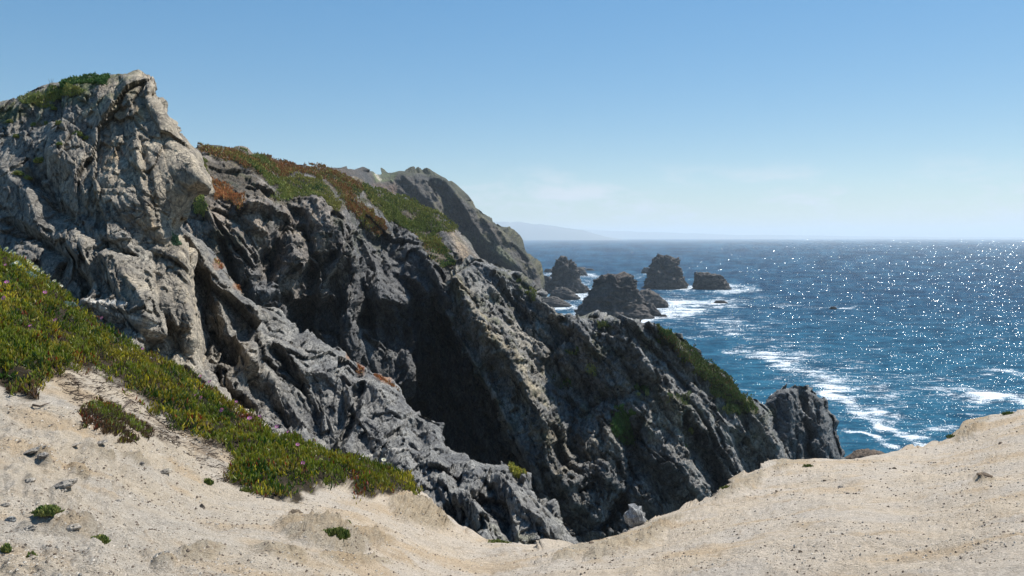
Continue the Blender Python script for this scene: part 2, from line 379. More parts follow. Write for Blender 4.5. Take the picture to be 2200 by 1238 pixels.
    onsil = (dline(bx, by, sil) < 4 * step + 3 * wob).astype(float)[:, None]
    inw = np.array((0, 0, -1.0)) * np.where(onsil > 0, sstep(0.45, 0.8, g2)[:, None], 1.0)
    if drop: inw = inw * drop(bx, by)[:, None]
    allp = [p]; tot = len(p); prev = np.arange(len(p)); vdm = vd.reshape(-1, 3)[m]
    horiz = vdm[bv].copy(); horiz[:, 2] = 0; horiz /= np.linalg.norm(horiz, axis=1, keepdims=True) + 1e-9
    srcs = [np.arange(len(p))]
    rays = vdm[bv] * onsil
    for kk, (f_, g_) in enumerate(((0.10, 0.0), (0.35, 0.05), (0.8, 0.22), (1.3, 0.6), (1.5, 1.1))):
        q = p[bv] + rays * thick * f_ + inw * thick * g_
        q = q + thick * 0.05 * np.stack([vnoise(q / thick * 6 + kk, 60), vnoise(q / thick * 6 + 20, 61), vnoise(q / thick * 6 + 40, 62)], -1)
        cur = np.full(len(p), -1, np.int64); cur[bv] = tot + np.arange(len(bv)); tot += len(bv)
        faces.append(np.stack([prev[B[:, 1]], prev[B[:, 0]], cur[B[:, 0]], cur[B[:, 1]]], -1))
        allp.append(q); srcs.append(bv); prev = cur
    src = np.concatenate(srcs)
    col = (colour(xs, ys, p) if colour else np.full((len(p), 3), 0.3))
    o = mk(name, np.concatenate(allp), [np.concatenate(faces), Ft], mat, parent, {'tint': col[src]}, smooth=smooth)
    return dict(o=o, x=xs, y=ys, p=p, n=n, I=I, x0=x0, y0=y0, step=step)

def lookup(g, x, y):              # ground points under given directions
    j = np.clip(((np.asarray(x, float) - g['x0']) / g['step']).round().astype(int), 0, g['I'].shape[1] - 1)
    i = np.clip(((np.asarray(y, float) - g['y0']) / g['step']).round().astype(int), 0, g['I'].shape[0] - 1)
    k = g['I'][i, j]
    return k
def pt(g, x, y):
    k = int(lookup(g, x, y)); yy = y
    while k < 0: yy += g['step']; k = int(lookup(g, x, yy))
    return g['p'][k], g['n'][k]

# ------------------------------------------------------------------ colours
GREY = np.array((0.25, 0.242, 0.228)); WARM = np.array((0.38, 0.325, 0.25)); TAN = np.array((0.46, 0.34, 0.22)); DARK = np.array((0.085, 0.088, 0.094))
RUST = np.array((0.30, 0.14, 0.06)); QUARTZ = np.array((0.62, 0.60, 0.56)); SOIL = np.array((0.30, 0.21, 0.14)); VEG = np.array((0.06, 0.062, 0.02))
def lerp(a, b, t): return a + (b - a) * np.asarray(t)[:, None]
def blob(x, y, cx, cy, rx, ry=None, ang=0):
    ry = ry or rx; c, s = math.cos(R(ang)), math.sin(R(ang)); dx, dy = x - cx, y - cy
    u = (dx * c + dy * s) / rx; v_ = (-dx * s + dy * c) / ry
    return np.clip(1 - (u * u + v_ * v_), 0, 1) ** 0.7
def vegpoly(x, y, polys, soft=8):
    m = np.zeros(len(x))
    q = np.stack([x / 14, y / 14, 0 * x], -1); e = 7 * fbm(q, 3, 77)
    for pl in polys: m = np.maximum(m, sstep(-soft / 2, soft / 2, dpoly(x, y, pl) + e))
    return m

# ================================================================== THE LAND
# ---- foreground sandy slope
S_sil = [(-900, 400), (-500, 440), (-200, 500), (-100, 525), (0, 556), (60, 590), (110, 622), (160, 668), (210, 705), (260, 740), (330, 775), (400, 812), (470, 862), (540, 912), (600, 948), (680, 975),
         (760, 995), (840, 1018), (880, 1042), (900, 1065), (935, 1085), (980, 1120), (1000, 1145), (1030, 1165), (1070, 1160), (1110, 1168), (1160, 1180), (1210, 1172),
         (1250, 1165), (1290, 1160), (1340, 1145), (1400, 1115), (1480, 1090), (1530, 1068), (1550, 1050), (1600, 1020), (1640, 1005), (1690, 990), (1750, 984), (1830, 986),
         (1900, 975), (1970, 962), (2020, 950), (2060, 922), (2100, 902), (2150, 893), (2200, 885), (2400, 850), (2800, 800), (3300, 770)]
S_poly = S_sil + [(3400, 1420), (-900, 1420), (-900, 420)]
S_pts = [(0, 1238, 3.7), (600, 1238, 4.3), (1200, 1238, 5.6), (1700, 1238, 4.7), (2200, 1238, 3.9), (0, 1050, 5.0), (450, 1060, 7.2), (700, 1130, 6.6), (0, 870, 7.3), (200, 850, 8.6),
         (0, 700, 9.5), (0, 560, 12.5), (250, 735, 12.6), (470, 860, 12), (700, 975, 11.8), (900, 1070, 11), (1030, 1165, 9), (1200, 1175, 8), (1400, 1115, 10), (1700, 990, 14),
         (2030, 950, 15), (2200, 885, 16), (2200, 1000, 10), (1800, 1100, 8), (2200, 1100, 6.4), (1500, 1150, 7.6), (-200, 1420, 2.9), (1100, 1420, 3.1), (2400, 1420, 2.9), (-200, 500, 13), (2400, 850, 17), (2800, 800, 16), (3300, 770, 14), (3400, 1420, 2.6), (3300, 1150, 4.5), (-900, 400, 10), (-900, 1420, 2.6), (-900, 900, 5)]
outcrops = [  # eroded rock showing through the sand: cx, cy, rx, ry, angle, height
    (150, 1128, 75, 22, 10, .07), (128, 1060, 28, 10, 12, .05), (85, 980, 34, 10, 35, .05), (60, 1036, 16, 10, 0, .05), (60, 1135, 30, 20, 0, .05), (690, 1150, 110, 28, 14, .11), (905, 1108, 80, 34, 22, .16),
    (790, 1160, 60, 14, 6, .08), (600, 1190, 70, 16, 5, .05), (1340, 1168, 95, 26, -16, .11), (1410, 1130, 70, 14, -20, .10), (1240, 1180, 60, 16, -22, .07), (2085, 915, 50, 22, -28, .30), (1590, 1045, 70, 20, -28, .14),
    (2120, 1041, 26, 7, -2, .06), (640, 1105, 16, 8, 10, .06), (430, 1195, 60, 18, 0, .05), (170, 1010, 30, 9, 35, .04), (215, 975, 36, 8, 30, .05), (285, 990, 40, 9, 30, .05), (350, 1220, 30, 14, 0, .05), (1700, 996, 46, 12, -12, .10), (760, 1200, 90, 12, 4, .05)]
ice_main = [(-150, 470), (-60, 520), (0, 540), (50, 558), (100, 588), (150, 640), (200, 680), (250, 722), (330, 755), (400, 792), (470, 842), (540, 896), (600, 932), (660, 952), (740, 972), (800, 984),
            (840, 1000), (880, 1022), (908, 1050), (890, 1072), (850, 1062), (800, 1078), (765, 1070), (745, 1045), (700, 1040), (640, 1062), (560, 1058), (510, 1042), (490, 1015), (520, 985),
            (470, 960), (420, 935), (370, 905), (320, 875), (260, 835), (200, 795), (150, 800), (95, 830), (75, 868), (30, 858), (0, 838), (-150, 800)]
ice_patch = [(165, 890), (215, 850), (240, 880), (300, 905), (330, 935), (270, 955), (230, 940), (175, 915)]
litter = [(90, 800), (200, 780), (330, 850), (450, 930), (530, 975), (560, 1050), (480, 1020), (430, 985), (330, 935), (260, 940), (170, 900), (140, 850)]
def sand_disp(x, y, p):
    d = 0.055 * fbm(p * 0.8, 3, 5) + 0.022 * fbm(p * np.array((1.2, 4.5, 4.5)), 4, 105) + 0.014 * fbm(p * 4, 4, 6)
    g = np.zeros(len(x)); eg = 0.15 + 0.85 * sstep(4, 34, dline(x, y, S_sil))
    str_ = fbm(np.stack([p[:, 0] * 1.5 - p[:, 2] * 5, p[:, 1] * 1.5, p[:, 2] * 9], -1), 5, 8, 0.6)
    rk = ridged(np.stack([p[:, 0] * 4 - p[:, 2] * 6, p[:, 1] * 3, p[:, 2] * 14], -1), 4, 9)
    for cx, cy, rx, ry, a, h in outcrops:
        b = blob(x, y, cx, cy, rx, ry, a)
        g = np.maximum(g, b ** 1.1 * h * (0.65 + 0.35 * rk) * eg)
    soft = sstep(500, 100, x) * sstep(860, 960, y)
    bk = blocks(np.stack([p[:, 0] * 5 - p[:, 2] * 3, p[:, 1] * 4, p[:, 2] * 9], -1), 13, 1.0, 0.8, 0.3)
    d = d + g * (1 + 0.45 * bk) + 0.055 * soft * np.maximum(str_, -0.1) + 0.014 * soft * bk + 0.012 * ridged(p * np.array((5, 5, 14)), 3, 66) * (0.3 + 0.7 * sstep(-0.2, 0.6, fbm(p * .9, 2, 67)))
    om = np.clip(g / 0.08, 0, 1); d = d + om * (0.022 * blocks(p * np.array((9, 7, 18)), 23, 1.0, 0.8, 0.4) + 0.012 * ridged(p * np.array((11, 9, 20)), 3, 24))
    d = d * (1 - 0.7 * sstep(14, 0, dline(x, y, S_sil)))
    d = d + 0.10 * sstep(-2, 26, dpoly(x, y, ice_main)) * (1 + 0.4 * fbm(p * 1.6, 2, 19))
    return d
def sand_col(x, y, p):
    base = np.tile(np.array((0.495, 0.436, 0.368)), (len(x), 1))
    base = lerp(base, np.array((0.44, 0.395, 0.335)), 0.8 * sstep(1000, 300, x))
    o = np.zeros(len(x))
    for cx, cy, rx, ry, a, h in outcrops: o = np.maximum(o, blob(x, y, cx, cy, rx, ry, a))
    o = np.clip(o * 1.1 + 0.35 * fbm(p * 7, 3, 12) * (o > 0.02), 0, 1)
    base = lerp(base, np.array((0.31, 0.26, 0.185)), 0.62 * sstep(0.1, 0.6, o) * (1 - 0.5 * sstep(300, 0, x)))
    base = lerp(base, np.array((0.25, 0.23, 0.20)), 0.5 * sstep(0.1, 0.6, o) * sstep(400, 100, x))
    gr = fbm(p * np.array((1.2, 3.0, 3.0)), 5, 14); base = lerp(base, np.array((0.43, 0.32, 0.20)), 0.5 * sstep(0.15, 0.8, gr))
    q = p.copy(); e = 10 * fbm(p * 5, 3, 18)
    vm = sstep(-3, 8, dpoly(x, y, ice_main) + e)
    base = lerp(base, np.array((0.035, 0.028, 0.018)), vm)
    lm = sstep(-8, 14, dpoly(x, y, litter) + e) * sstep(-0.3, 0.5, fbm(p * 6, 4, 20))
    return lerp(base, np.array((0.10, 0.07, 0.05)), 0.6 * lm)
ground = relief('ground', S_poly, S_sil, S_pts, step=3.0, size=1.0, wob=1.6, rnd=(16, 0.35), thick=2.5, colour=sand_col, mat=M_sand, dispf=sand_disp)
tag(ground['o'], 'pale sandy bluff top sloping to a saddle in the foreground', kind='structure')

# ---- left crag
A_sil = [(-200, 235), (0, 218), (60, 200), (110, 180), (160, 166), (215, 163), (260, 160), (298, 157), (306, 166), (322, 172), (333, 185), (328, 205), (345, 215), (358, 240), (375, 268), (385, 292),
         (405, 315), (420, 335), (430, 355), (445, 375), (456, 395), (452, 410), (425, 415), (410, 432), (400, 452), (390, 470), (382, 492), (398, 515), (408, 545), (412, 600), (420, 660), (432, 720), (432, 770), (442, 800), (500, 860), (560, 912), (600, 960)]
A_poly = A_sil + [(600, 1060), (-200, 1060)]
A_pts = [(-200, 235, 33), (0, 218, 33), (160, 166, 33), (298, 157, 33), (333, 185, 31), (385, 292, 29.5), (456, 395, 28), (382, 492, 28.5), (412, 600, 27), (432, 770, 25), (560, 912, 22), (600, 1060, 19),
         (0, 400, 28), (0, 560, 25), (0, 900, 20), (-200, 560, 26), (-200, 1060, 19), (150, 300, 30), (200, 450, 27.2), (300, 450, 26.6), (250, 620, 24.6), (350, 620, 25.2), (330, 720, 23), (300, 1060, 18), (400, 850, 22.5), (270, 250, 30.5), (360, 350, 28)]
A_rid = [([(270, 170), (290, 260), (300, 340), (330, 430), (345, 500)], 30, 0.9), ([(240, 220), (250, 300), (230, 380)], 45, 0.9), ([(310, 330), (325, 400), (350, 470)], 20, -0.5),
         ([(300, 300), (320, 400), (335, 480)], 14, -0.5), ([(200, 330), (120, 420), (90, 520)], 60, -0.7), ([(110, 330), (180, 400), (250, 440)], 50, 0.7), ([(0, 360), (60, 420), (90, 500)], 50, 0.8),
         ([(20, 480), (150, 560), (120, 620)], 20, -1.0), ([(180, 540), (250, 560), (300, 640)], 70, 1.3), ([(60, 380), (200, 520), (300, 560)], 18, -0.7), ([(380, 560), (400, 640), (420, 730)], 30, 0.8),
         ([(330, 560), (340, 660), (380, 740)], 16, -0.8), ([(180, 650), (270, 668), (340, 690)], 14, 0.5), ([(200, 690), (300, 720), (360, 760)], 26, -0.9), ([(270, 600), (320, 650), (300, 720)], 40, 0.7)]
A_rid = [(a_, b_, c_ * 0.62) for a_, b_, c_ in A_rid]
def A_col(x, y, p):
    n = fbm(p * 0.35, 4, 70); n2 = fbm(p * 1.3, 4, 71)
    c = np.tile(GREY * 1.02, (len(x), 1))
    c = lerp(c, WARM, np.clip(0.38 + 0.6 * n, 0, 1))
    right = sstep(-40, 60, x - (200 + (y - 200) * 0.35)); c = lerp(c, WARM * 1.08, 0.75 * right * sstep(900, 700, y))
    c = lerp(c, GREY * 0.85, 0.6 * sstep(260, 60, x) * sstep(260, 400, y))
    for b in ((300, 240, 14, 30, 0), (240, 320, 22, 30, -20), (225, 350, 14, 22, 0), (330, 460, 14, 50, 0), (150, 195, 40, 10, 0)): c = lerp(c, np.array((0.42, 0.27, 0.12)), 0.65 * blob(x, y, *b) * sstep(-0.4, 0.4, n2))
    top = sstep(110, 10, y - np.interp(x, [p_[0] for p_ in A_sil[:9]], [p_[1] for p_ in A_sil[:9]])) * sstep(320, 240, x)
    c = lerp(c, np.array((0.13, 0.15, 0.05)), 0.85 * top * sstep(-0.15, 0.45, n2 + 0.2))
    for pl in ([(185, 648), (235, 655), (275, 658)], [(215, 668), (245, 682), (300, 685), (340, 700)]):
        c = lerp(c, QUARTZ, 0.9 * sstep(6, 3, dline(x, y, pl)))
    return c * (1 + 0.12 * n2[:, None])
def A_k(x, y):
    sl = [(296, 240), (345, 215), (385, 288), (456, 395), (405, 450), (385, 485), (350, 470), (325, 400), (305, 320)]
    return 1 - 0.6 * sstep(-10, 25, dpoly(x, y, sl))
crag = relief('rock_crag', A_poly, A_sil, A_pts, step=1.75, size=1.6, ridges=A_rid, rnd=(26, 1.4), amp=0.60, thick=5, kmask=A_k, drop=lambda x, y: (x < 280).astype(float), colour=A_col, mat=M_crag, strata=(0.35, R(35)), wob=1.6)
tag(crag['o'], 'tall grey and tan rock crag with a leaning jagged summit at the left', 'rock')

# ---- buttress below it
B_sil = [(300, 470), (380, 478), (410, 500), (440, 520), (455, 545), (475, 575), (500, 605), (520, 635), (550, 655), (590, 670), (620, 690), (632, 716), (655, 713), (700, 735), (740, 760), (770, 792), (795, 800), (830, 820),
         (860, 843), (880, 870), (900, 893), (945, 915), (952, 950), (965, 973), (1000, 985), (1040, 1000), (1085, 998), (1130, 1015), (1140, 1050), (1170, 1080), (1210, 1120), (1245, 1162), (1260, 1240)]
B_poly = B_sil + [(300, 1240)]
B_pts = [(300, 470, 38), (410, 500, 38), (475, 575, 39), (632, 716, 40.5), (700, 735, 40.5), (770, 792, 39.5), (900, 893, 35), (952, 950, 31), (1085, 998, 26), (1140, 1050, 24), (1245, 1162, 21), (1260, 1240, 18),
         (500, 760, 34), (600, 740, 37.5), (700, 825, 36.2), (750, 830, 36.5), (680, 900, 33.6), (560, 880, 32), (850, 960, 31.2), (800, 1000, 29), (950, 1060, 24), (1050, 1120, 22), (1100, 1200, 19), (700, 1240, 20), (300, 1240, 22), (430, 700, 33), (300, 700, 33)]
B_rid = [([(410, 500), (470, 640), (530, 760), (560, 800)], 40, 1.6), ([(540, 660), (560, 720), (530, 790), (500, 830)], 30, 1.3), ([(430, 600), (450, 720), (480, 840)], 26, -1.2), ([(590, 760), (640, 830), (700, 950)], 26, -1.3),
         ([(600, 745), (660, 800), (745, 800), (770, 900), (740, 960)], 30, 1.2), ([(600, 830), (650, 900), (660, 960)], 30, 0.9), ([(470, 790), (540, 870), (600, 930)], 30, 1.2), ([(775, 830), (760, 900), (720, 970)], 12, -1.4),
         ([(800, 820), (850, 900), (870, 960), (960, 1060)], 40, 1.2), ([(790, 900), (830, 940), (850, 1000)], 40, 1.0), ([(900, 920), (900, 1000), (960, 1080), (1000, 1150)], 26, -0.9), ([(1000, 1060), (1050, 1130), (1030, 1180)], 30, 1.0), ([(1080, 1020), (1120, 1080), (1190, 1130)], 26, 0.8), ([(1060, 1050), (1090, 1120), (1100, 1160)], 16, -0.9)]
def B_col(x, y, p):
    n = fbm(p * 0.3, 4, 72); n2 = fbm(p * 1.2, 4, 73)
    c = np.tile(GREY * 0.92, (len(x), 1)); c = lerp(c, WARM, np.clip(0.10 + 0.45 * n, 0, 1) * (0.5 + 0.5 * sstep(600, 450, x)))
    c = lerp(c, np.array((0.23, 0.237, 0.245)), 0.5 * sstep(500, 700, x))
    vein = sstep(5, 2, dline(x, y, [(775, 985), (830, 975), (880, 972), (900, 966)]) + 2 * n2); c = lerp(c, QUARTZ * .9, 0.8 * vein)
    for b in ((468, 568, 14, 18, 40), (512, 612, 12, 24, 40), (775, 795, 12, 8, 20), (822, 815, 24, 8, 30), (748, 768, 8, 8, 0)): c = lerp(c, RUST, 0.7 * blob(x, y, *b))
    v_ = sstep(0.1, 0.6, fbm(p * 0.9, 3, 79)) * sstep(1080, 1180, y); c = lerp(c, np.array((0.15, 0.15, 0.06)), 0.5 * v_)
    return c * (1 + 0.12 * n2[:, None])
butt = relief('rock_buttress', B_poly, B_sil, B_pts, step=1.75, size=1.7, ridges=B_rid, rnd=(22, 1.3), amp=0.8, thick=6, colour=B_col, mat=M_crag, strata=(0.35, R(34)), wob=3)
tag(butt['o'], 'grey blocky rock buttress stepping down from the crag to the gully bottom', 'rock')

# ---- main cliff
C_sil = [(340, 330), (390, 325), (425, 319), (480, 322), (560, 335), (640, 355), (700, 363), (760, 385), (782, 398), (850, 418), (930, 452), (975, 488), (1010, 520), (1030, 548), (1060, 575), (1100, 600)]
C_poly = C_sil + [(1160, 760), (1200, 1000), (1200, 1240), (340, 1240)]
C_pts = [(340, 330, 92), (430, 320, 96), (560, 335, 108), (640, 355, 118), (700, 363, 124), (782, 398, 128), (930, 452, 136), (1030, 548, 128), (1100, 600, 126), (430, 420, 82), (520, 430, 84), (620, 430, 95), (700, 440, 100), (780, 470, 112), (860, 520, 120),
         (500, 600, 77), (500, 900, 68), (700, 600, 94), (700, 750, 88), (700, 950, 80), (900, 560, 112), (960, 580, 114), (850, 640, 100), (820, 820, 92), (900, 700, 106), (900, 900, 100), (1000, 1000, 98), (1000, 650, 112), (1100, 760, 112), (1160, 760, 115), (1200, 1240, 88), (700, 1240, 66), (340, 1240, 60), (340, 700, 72)]
C_rid = [([(870, 760), (895, 860), (930, 950)], 20, 3.5), ([(930, 740), (975, 850), (1020, 960)], 22, 4.0), ([(985, 800), (1040, 920), (1100, 1040)], 20, 3.5), ([(950, 660), (985, 740), (1010, 800)], 20, 3.0), ([(720, 470), (690, 530), (620, 590), (560, 650)], 34, 4.0), ([(740, 540), (690, 620), (620, 650), (600, 700)], 40, 5.0), ([(440, 430), (500, 500), (545, 560), (560, 620)], 32, 3.0), ([(480, 520), (500, 600)], 18, -3.0),
         ([(620, 460), (590, 540), (560, 600)], 26, -4.0), ([(740, 470), (760, 560), (740, 640), (760, 740)], 34, 4.0), ([(770, 520), (790, 600), (790, 680)], 22, -5.0), ([(880, 530), (940, 590), (970, 650), (1000, 720)], 40, 5.0),
         ([(800, 640), (880, 650), (895, 720), (860, 830)], 60, 6.0), ([(890, 700), (890, 780), (860, 830)], 20, 4.0), ([(920, 700), (930, 800), (960, 900), (960, 980)], 70, -6.0), ([(760, 640), (740, 720), (760, 780)], 24, 3.5), ([(640, 470), (670, 600), (650, 700)], 26, -4.0),
         ([(940, 470), (1000, 560), (1060, 620), (1090, 660)], 40, 3.5), ([(620, 640), (680, 740), (700, 790)], 20, -3), ([(520, 440), (600, 450), (640, 480)], 18, 3)]
veg_top = [(425, 316), (560, 333), (640, 354), (700, 360), (765, 384), (785, 398), (770, 425), (800, 455), (835, 500), (815, 505), (770, 465), (740, 435), (700, 385), (650, 372), (600, 385), (560, 378), (530, 362), (490, 345), (450, 335)]
veg_mid = [(560, 380), (620, 382), (650, 378), (700, 392), (740, 445), (725, 455), (690, 428), (640, 425), (600, 440), (575, 425), (600, 405)]
veg_orange = [(455, 385), (490, 400), (520, 425), (525, 452), (500, 440), (470, 430), (452, 420)]
veg_left = [(418, 335), (440, 350), (450, 385), (440, 400), (425, 380)]
veg_leftlow = [(405, 430), (430, 415), (448, 440), (440, 475), (412, 452)]
veg_right = [(778, 398), (850, 417), (930, 450), (965, 480), (985, 495), (965, 500), (930, 498), (945, 520), (970, 545), (975, 575), (950, 568), (920, 545), (895, 508), (860, 490), (830, 470), (800, 440)]
C_veg = [veg_top, veg_mid, veg_orange, veg_left, veg_leftlow, veg_right]
def C_col(x, y, p):
    n = fbm(p * 0.09, 4, 74); n2 = fbm(p * 0.4, 4, 75)
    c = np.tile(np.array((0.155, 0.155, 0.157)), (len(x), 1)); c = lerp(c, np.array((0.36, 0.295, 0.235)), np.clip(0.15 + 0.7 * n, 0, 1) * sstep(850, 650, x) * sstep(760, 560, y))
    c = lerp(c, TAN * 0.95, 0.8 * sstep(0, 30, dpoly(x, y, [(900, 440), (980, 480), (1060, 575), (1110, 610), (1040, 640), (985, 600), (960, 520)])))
    c = lerp(c, DARK, 0.7 * sstep(0, 40, dpoly(x, y, [(860, 690), (960, 640), (1020, 780), (1120, 960), (1200, 1160), (960, 980), (880, 880)])))  # gully hollow: shade painted into the rock colour to deepen it
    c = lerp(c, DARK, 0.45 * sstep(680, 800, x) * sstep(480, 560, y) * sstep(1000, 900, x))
    c = lerp(c, np.array((0.07, 0.055, 0.035)), 0.8 * sstep(0, 12, dpoly(x, y, [(425, 335), (490, 345), (560, 380), (570, 430), (520, 440), (470, 400), (440, 380)]) + 10 * n2))
    c = lerp(c, np.array((0.10, 0.08, 0.05)), vegpoly(x, y, C_veg))
    c = lerp(c, np.array((0.06, 0.07, 0.03)), 0.6 * sstep(0.35, 0.7, fbm(p * 0.5, 3, 82)) * sstep(600, 500, y))
    return c * (1 + 0.15 * n2[:, None])
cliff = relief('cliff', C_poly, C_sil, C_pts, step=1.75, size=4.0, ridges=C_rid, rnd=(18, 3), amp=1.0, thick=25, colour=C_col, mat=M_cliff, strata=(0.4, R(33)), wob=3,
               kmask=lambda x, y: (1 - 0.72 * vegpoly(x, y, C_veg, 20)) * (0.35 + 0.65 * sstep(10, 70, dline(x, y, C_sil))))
tag(cliff['o'], 'dark folded sea cliff topped with rusty and green ice plant', 'cliff', kind='structure')

# ---- headland spur in front of it, down to the right
E_sil = [(1180, 1240), (1190, 1150), (1165, 1090), (1140, 1020), (1100, 940), (1060, 860), (1010, 770), (970, 700), (930, 640), (960, 600), (985, 585), (1020, 560), (1050, 566), (1085, 576), (1110, 596), (1130, 618), (1165, 640), (1180, 656), (1215, 668), (1240, 672), (1262, 682), (1300, 682), (1340, 684), (1390, 688), (1415, 702), (1440, 712),
         (1475, 740), (1510, 770), (1545, 795), (1575, 815), (1590, 840), (1625, 862), (1650, 885), (1662, 920), (1680, 950), (1692, 1000), (1700, 1060)]
E_poly = E_sil + [(1720, 1240)]
E_pts = [(930, 640, 104), (985, 585, 108), (1050, 566, 112), (1130, 618, 106), (1180, 656, 103), (1262, 682, 99), (1390, 688, 100), (1510, 770, 104), (1590, 840, 108), (1662, 920, 109), (1700, 1060, 106), (1000, 700, 98), (1090, 800, 92), (1160, 900, 84), (1210, 1010, 80),
         (1150, 760, 97), (1230, 850, 92), (1300, 780, 94.5), (1400, 800, 96), (1320, 900, 90), (1450, 880, 95), (1400, 1000, 88), (1500, 1000, 93), (1600, 960, 101), (1250, 1060, 82), (1330, 1080, 84), (1250, 1240, 76), (1500, 1240, 82), (1720, 1240, 96)]
E_rid = [([(975, 600), (1030, 690), (1095, 780), (1155, 870), (1190, 950), (1215, 1040), (1235, 1080)], 42, 6.0), ([(1110, 640), (1180, 760), (1225, 860), (1225, 980)], 55, -6.0), ([(1150, 700), (1165, 730), (1170, 770)], 30, 4),
         ([(1230, 690), (1270, 760), (1330, 850), (1400, 920)], 40, 3.5), ([(1330, 690), (1380, 780), (1450, 860), (1540, 960), (1590, 1040)], 40, 4.0), ([(1300, 900), (1310, 960), (1300, 1040), (1280, 1120)], 46, 4.0), ([(1360, 940), (1350, 1040), (1300, 1130)], 26, -4.0),
         ([(1400, 960), (1460, 1000), (1500, 1070)], 50, 4.5), ([(1500, 860), (1580, 920), (1660, 990)], 36, 3.0), ([(1470, 900), (1530, 1000), (1540, 1060)], 22, -4.0), ([(1560, 960), (1640, 1000)], 60, -2.5), ([(1200, 690), (1240, 750), (1260, 860), (1290, 940)], 22, -3.5),
         ([(1260, 900), (1300, 860), (1420, 830)], 20, -2.5), ([(1220, 1040), (1290, 1010), (1350, 1060)], 24, 2.5), ([(1400, 690), (1500, 790), (1600, 870), (1660, 950)], 18, 2.0)]
veg_edge = [(1410, 700), (1440, 710), (1500, 762), (1560, 812), (1610, 858), (1628, 885), (1600, 897), (1560, 872), (1530, 835), (1495, 800), (1450, 752), (1418, 735)]
veg_shrub = [(1318, 890), (1345, 895), (1362, 930), (1352, 960), (1335, 950), (1315, 920)]
E_small = [(1055, 885, 26, 26), (1035, 930, 22, 26), (1205, 830, 26, 14), (1455, 862, 34, 16), (1375, 850, 16, 20), (1425, 728, 20, 14), (1560, 880, 24, 10), (1270, 800, 14, 14), (1480, 930, 16, 10), (1230, 760, 16, 8), (1120, 605, 12, 24), (1140, 640, 14, 16), (1300, 700, 20, 8), (1480, 960, 12, 8)]
def E_vegm(x, y):
    m = vegpoly(x, y, [veg_edge, veg_shrub])
    for b in E_small: m = np.maximum(m, 0.5 * sstep(0.2, 0.6, blob(x, y, *b) + 0.35 * fbm(np.stack([x / 9, y / 9, 0 * x], -1), 3, 9)))
    return m
def E_col(x, y, p):
    n = fbm(p * 0.09, 4, 84); n2 = fbm(p * 0.4, 4, 85)
    c = np.tile(np.array((0.225, 0.228, 0.23)), (len(x), 1)); c = lerp(c, np.array((0.36, 0.325, 0.27)), np.clip(0.2 + 0.6 * n, 0, 1))
    c = lerp(c, np.array((0.34, 0.28, 0.18)), 0.7 * sstep(30, 8, dline(x, y, E_rid[0][0])) * sstep(-0.3, 0.4, n2))
    c = lerp(c, DARK, 0.55 * sstep(900, 1040, y) * sstep(1500, 1400, x))  # gully foot darkened in the tint, adding to the real shade
    c = lerp(c, np.array((0.11, 0.115, 0.05)), 0.55 * sstep(0.25, 0.7, fbm(p * 0.6, 4, 86)) * sstep(1000, 900, y))
    c = lerp(c, np.array((0.075, 0.075, 0.03)), E_vegm(x, y))
    return c * (1 + 0.15 * n2[:, None])
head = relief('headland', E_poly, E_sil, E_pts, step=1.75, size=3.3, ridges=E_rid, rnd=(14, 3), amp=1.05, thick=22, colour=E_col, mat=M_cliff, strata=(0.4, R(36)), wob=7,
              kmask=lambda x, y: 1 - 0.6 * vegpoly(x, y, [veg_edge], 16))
tag(head['o'], 'rugged grey headland spur running down to the right towards the sea', 'headland', kind='structure')

# ---- crag at its tip
T_sil = [(1610, 890), (1640, 872), (1652, 852), (1670, 840), (1692, 831), (1730, 833), (1752, 846), (1770, 856), (1774, 880), (1790, 900), (1791, 930), (1800, 955), (1812, 995), (1830, 1040), (1840, 1090)]
T_poly = T_sil + [(1600, 1090)]
T_pts = [(1610, 890, 124), (1692, 831, 130), (1770, 856, 132), (1800, 955, 128), (1840, 1090, 124), (1700, 950, 122), (1600, 1090, 112), (1700, 1090, 116), (1640, 950, 118)]
T_rid = [([(1690, 840), (1700, 900), (1690, 980)], 40, 4), ([(1750, 860), (1760, 920), (1770, 990)], 30, 3), ([(1725, 850), (1730, 920), (1740, 980)], 14, -3)]
def T_col(x, y, p):
    n2 = fbm(p * 0.4, 4, 87); c = np.tile(np.array((0.17, 0.175, 0.18)), (len(x), 1))
    c = lerp(c, np.array((0.12, 0.13, 0.05)), 0.8 * blob(x, y, 1650, 890, 22, 20))
    return c * (1 + 0.2 * n2[:, None])
tip = relief('rock_tip', T_poly, T_sil, T_pts, step=2.0, size=4.0, ridges=T_rid, rnd=(18, 4), amp=0.7, thick=14, colour=T_col, mat=M_cliff, strata=(0.3, R(20)), wob=5)
tag(tip['o'], 'dark square-shouldered rock crag at the seaward tip of the headland', 'rock')

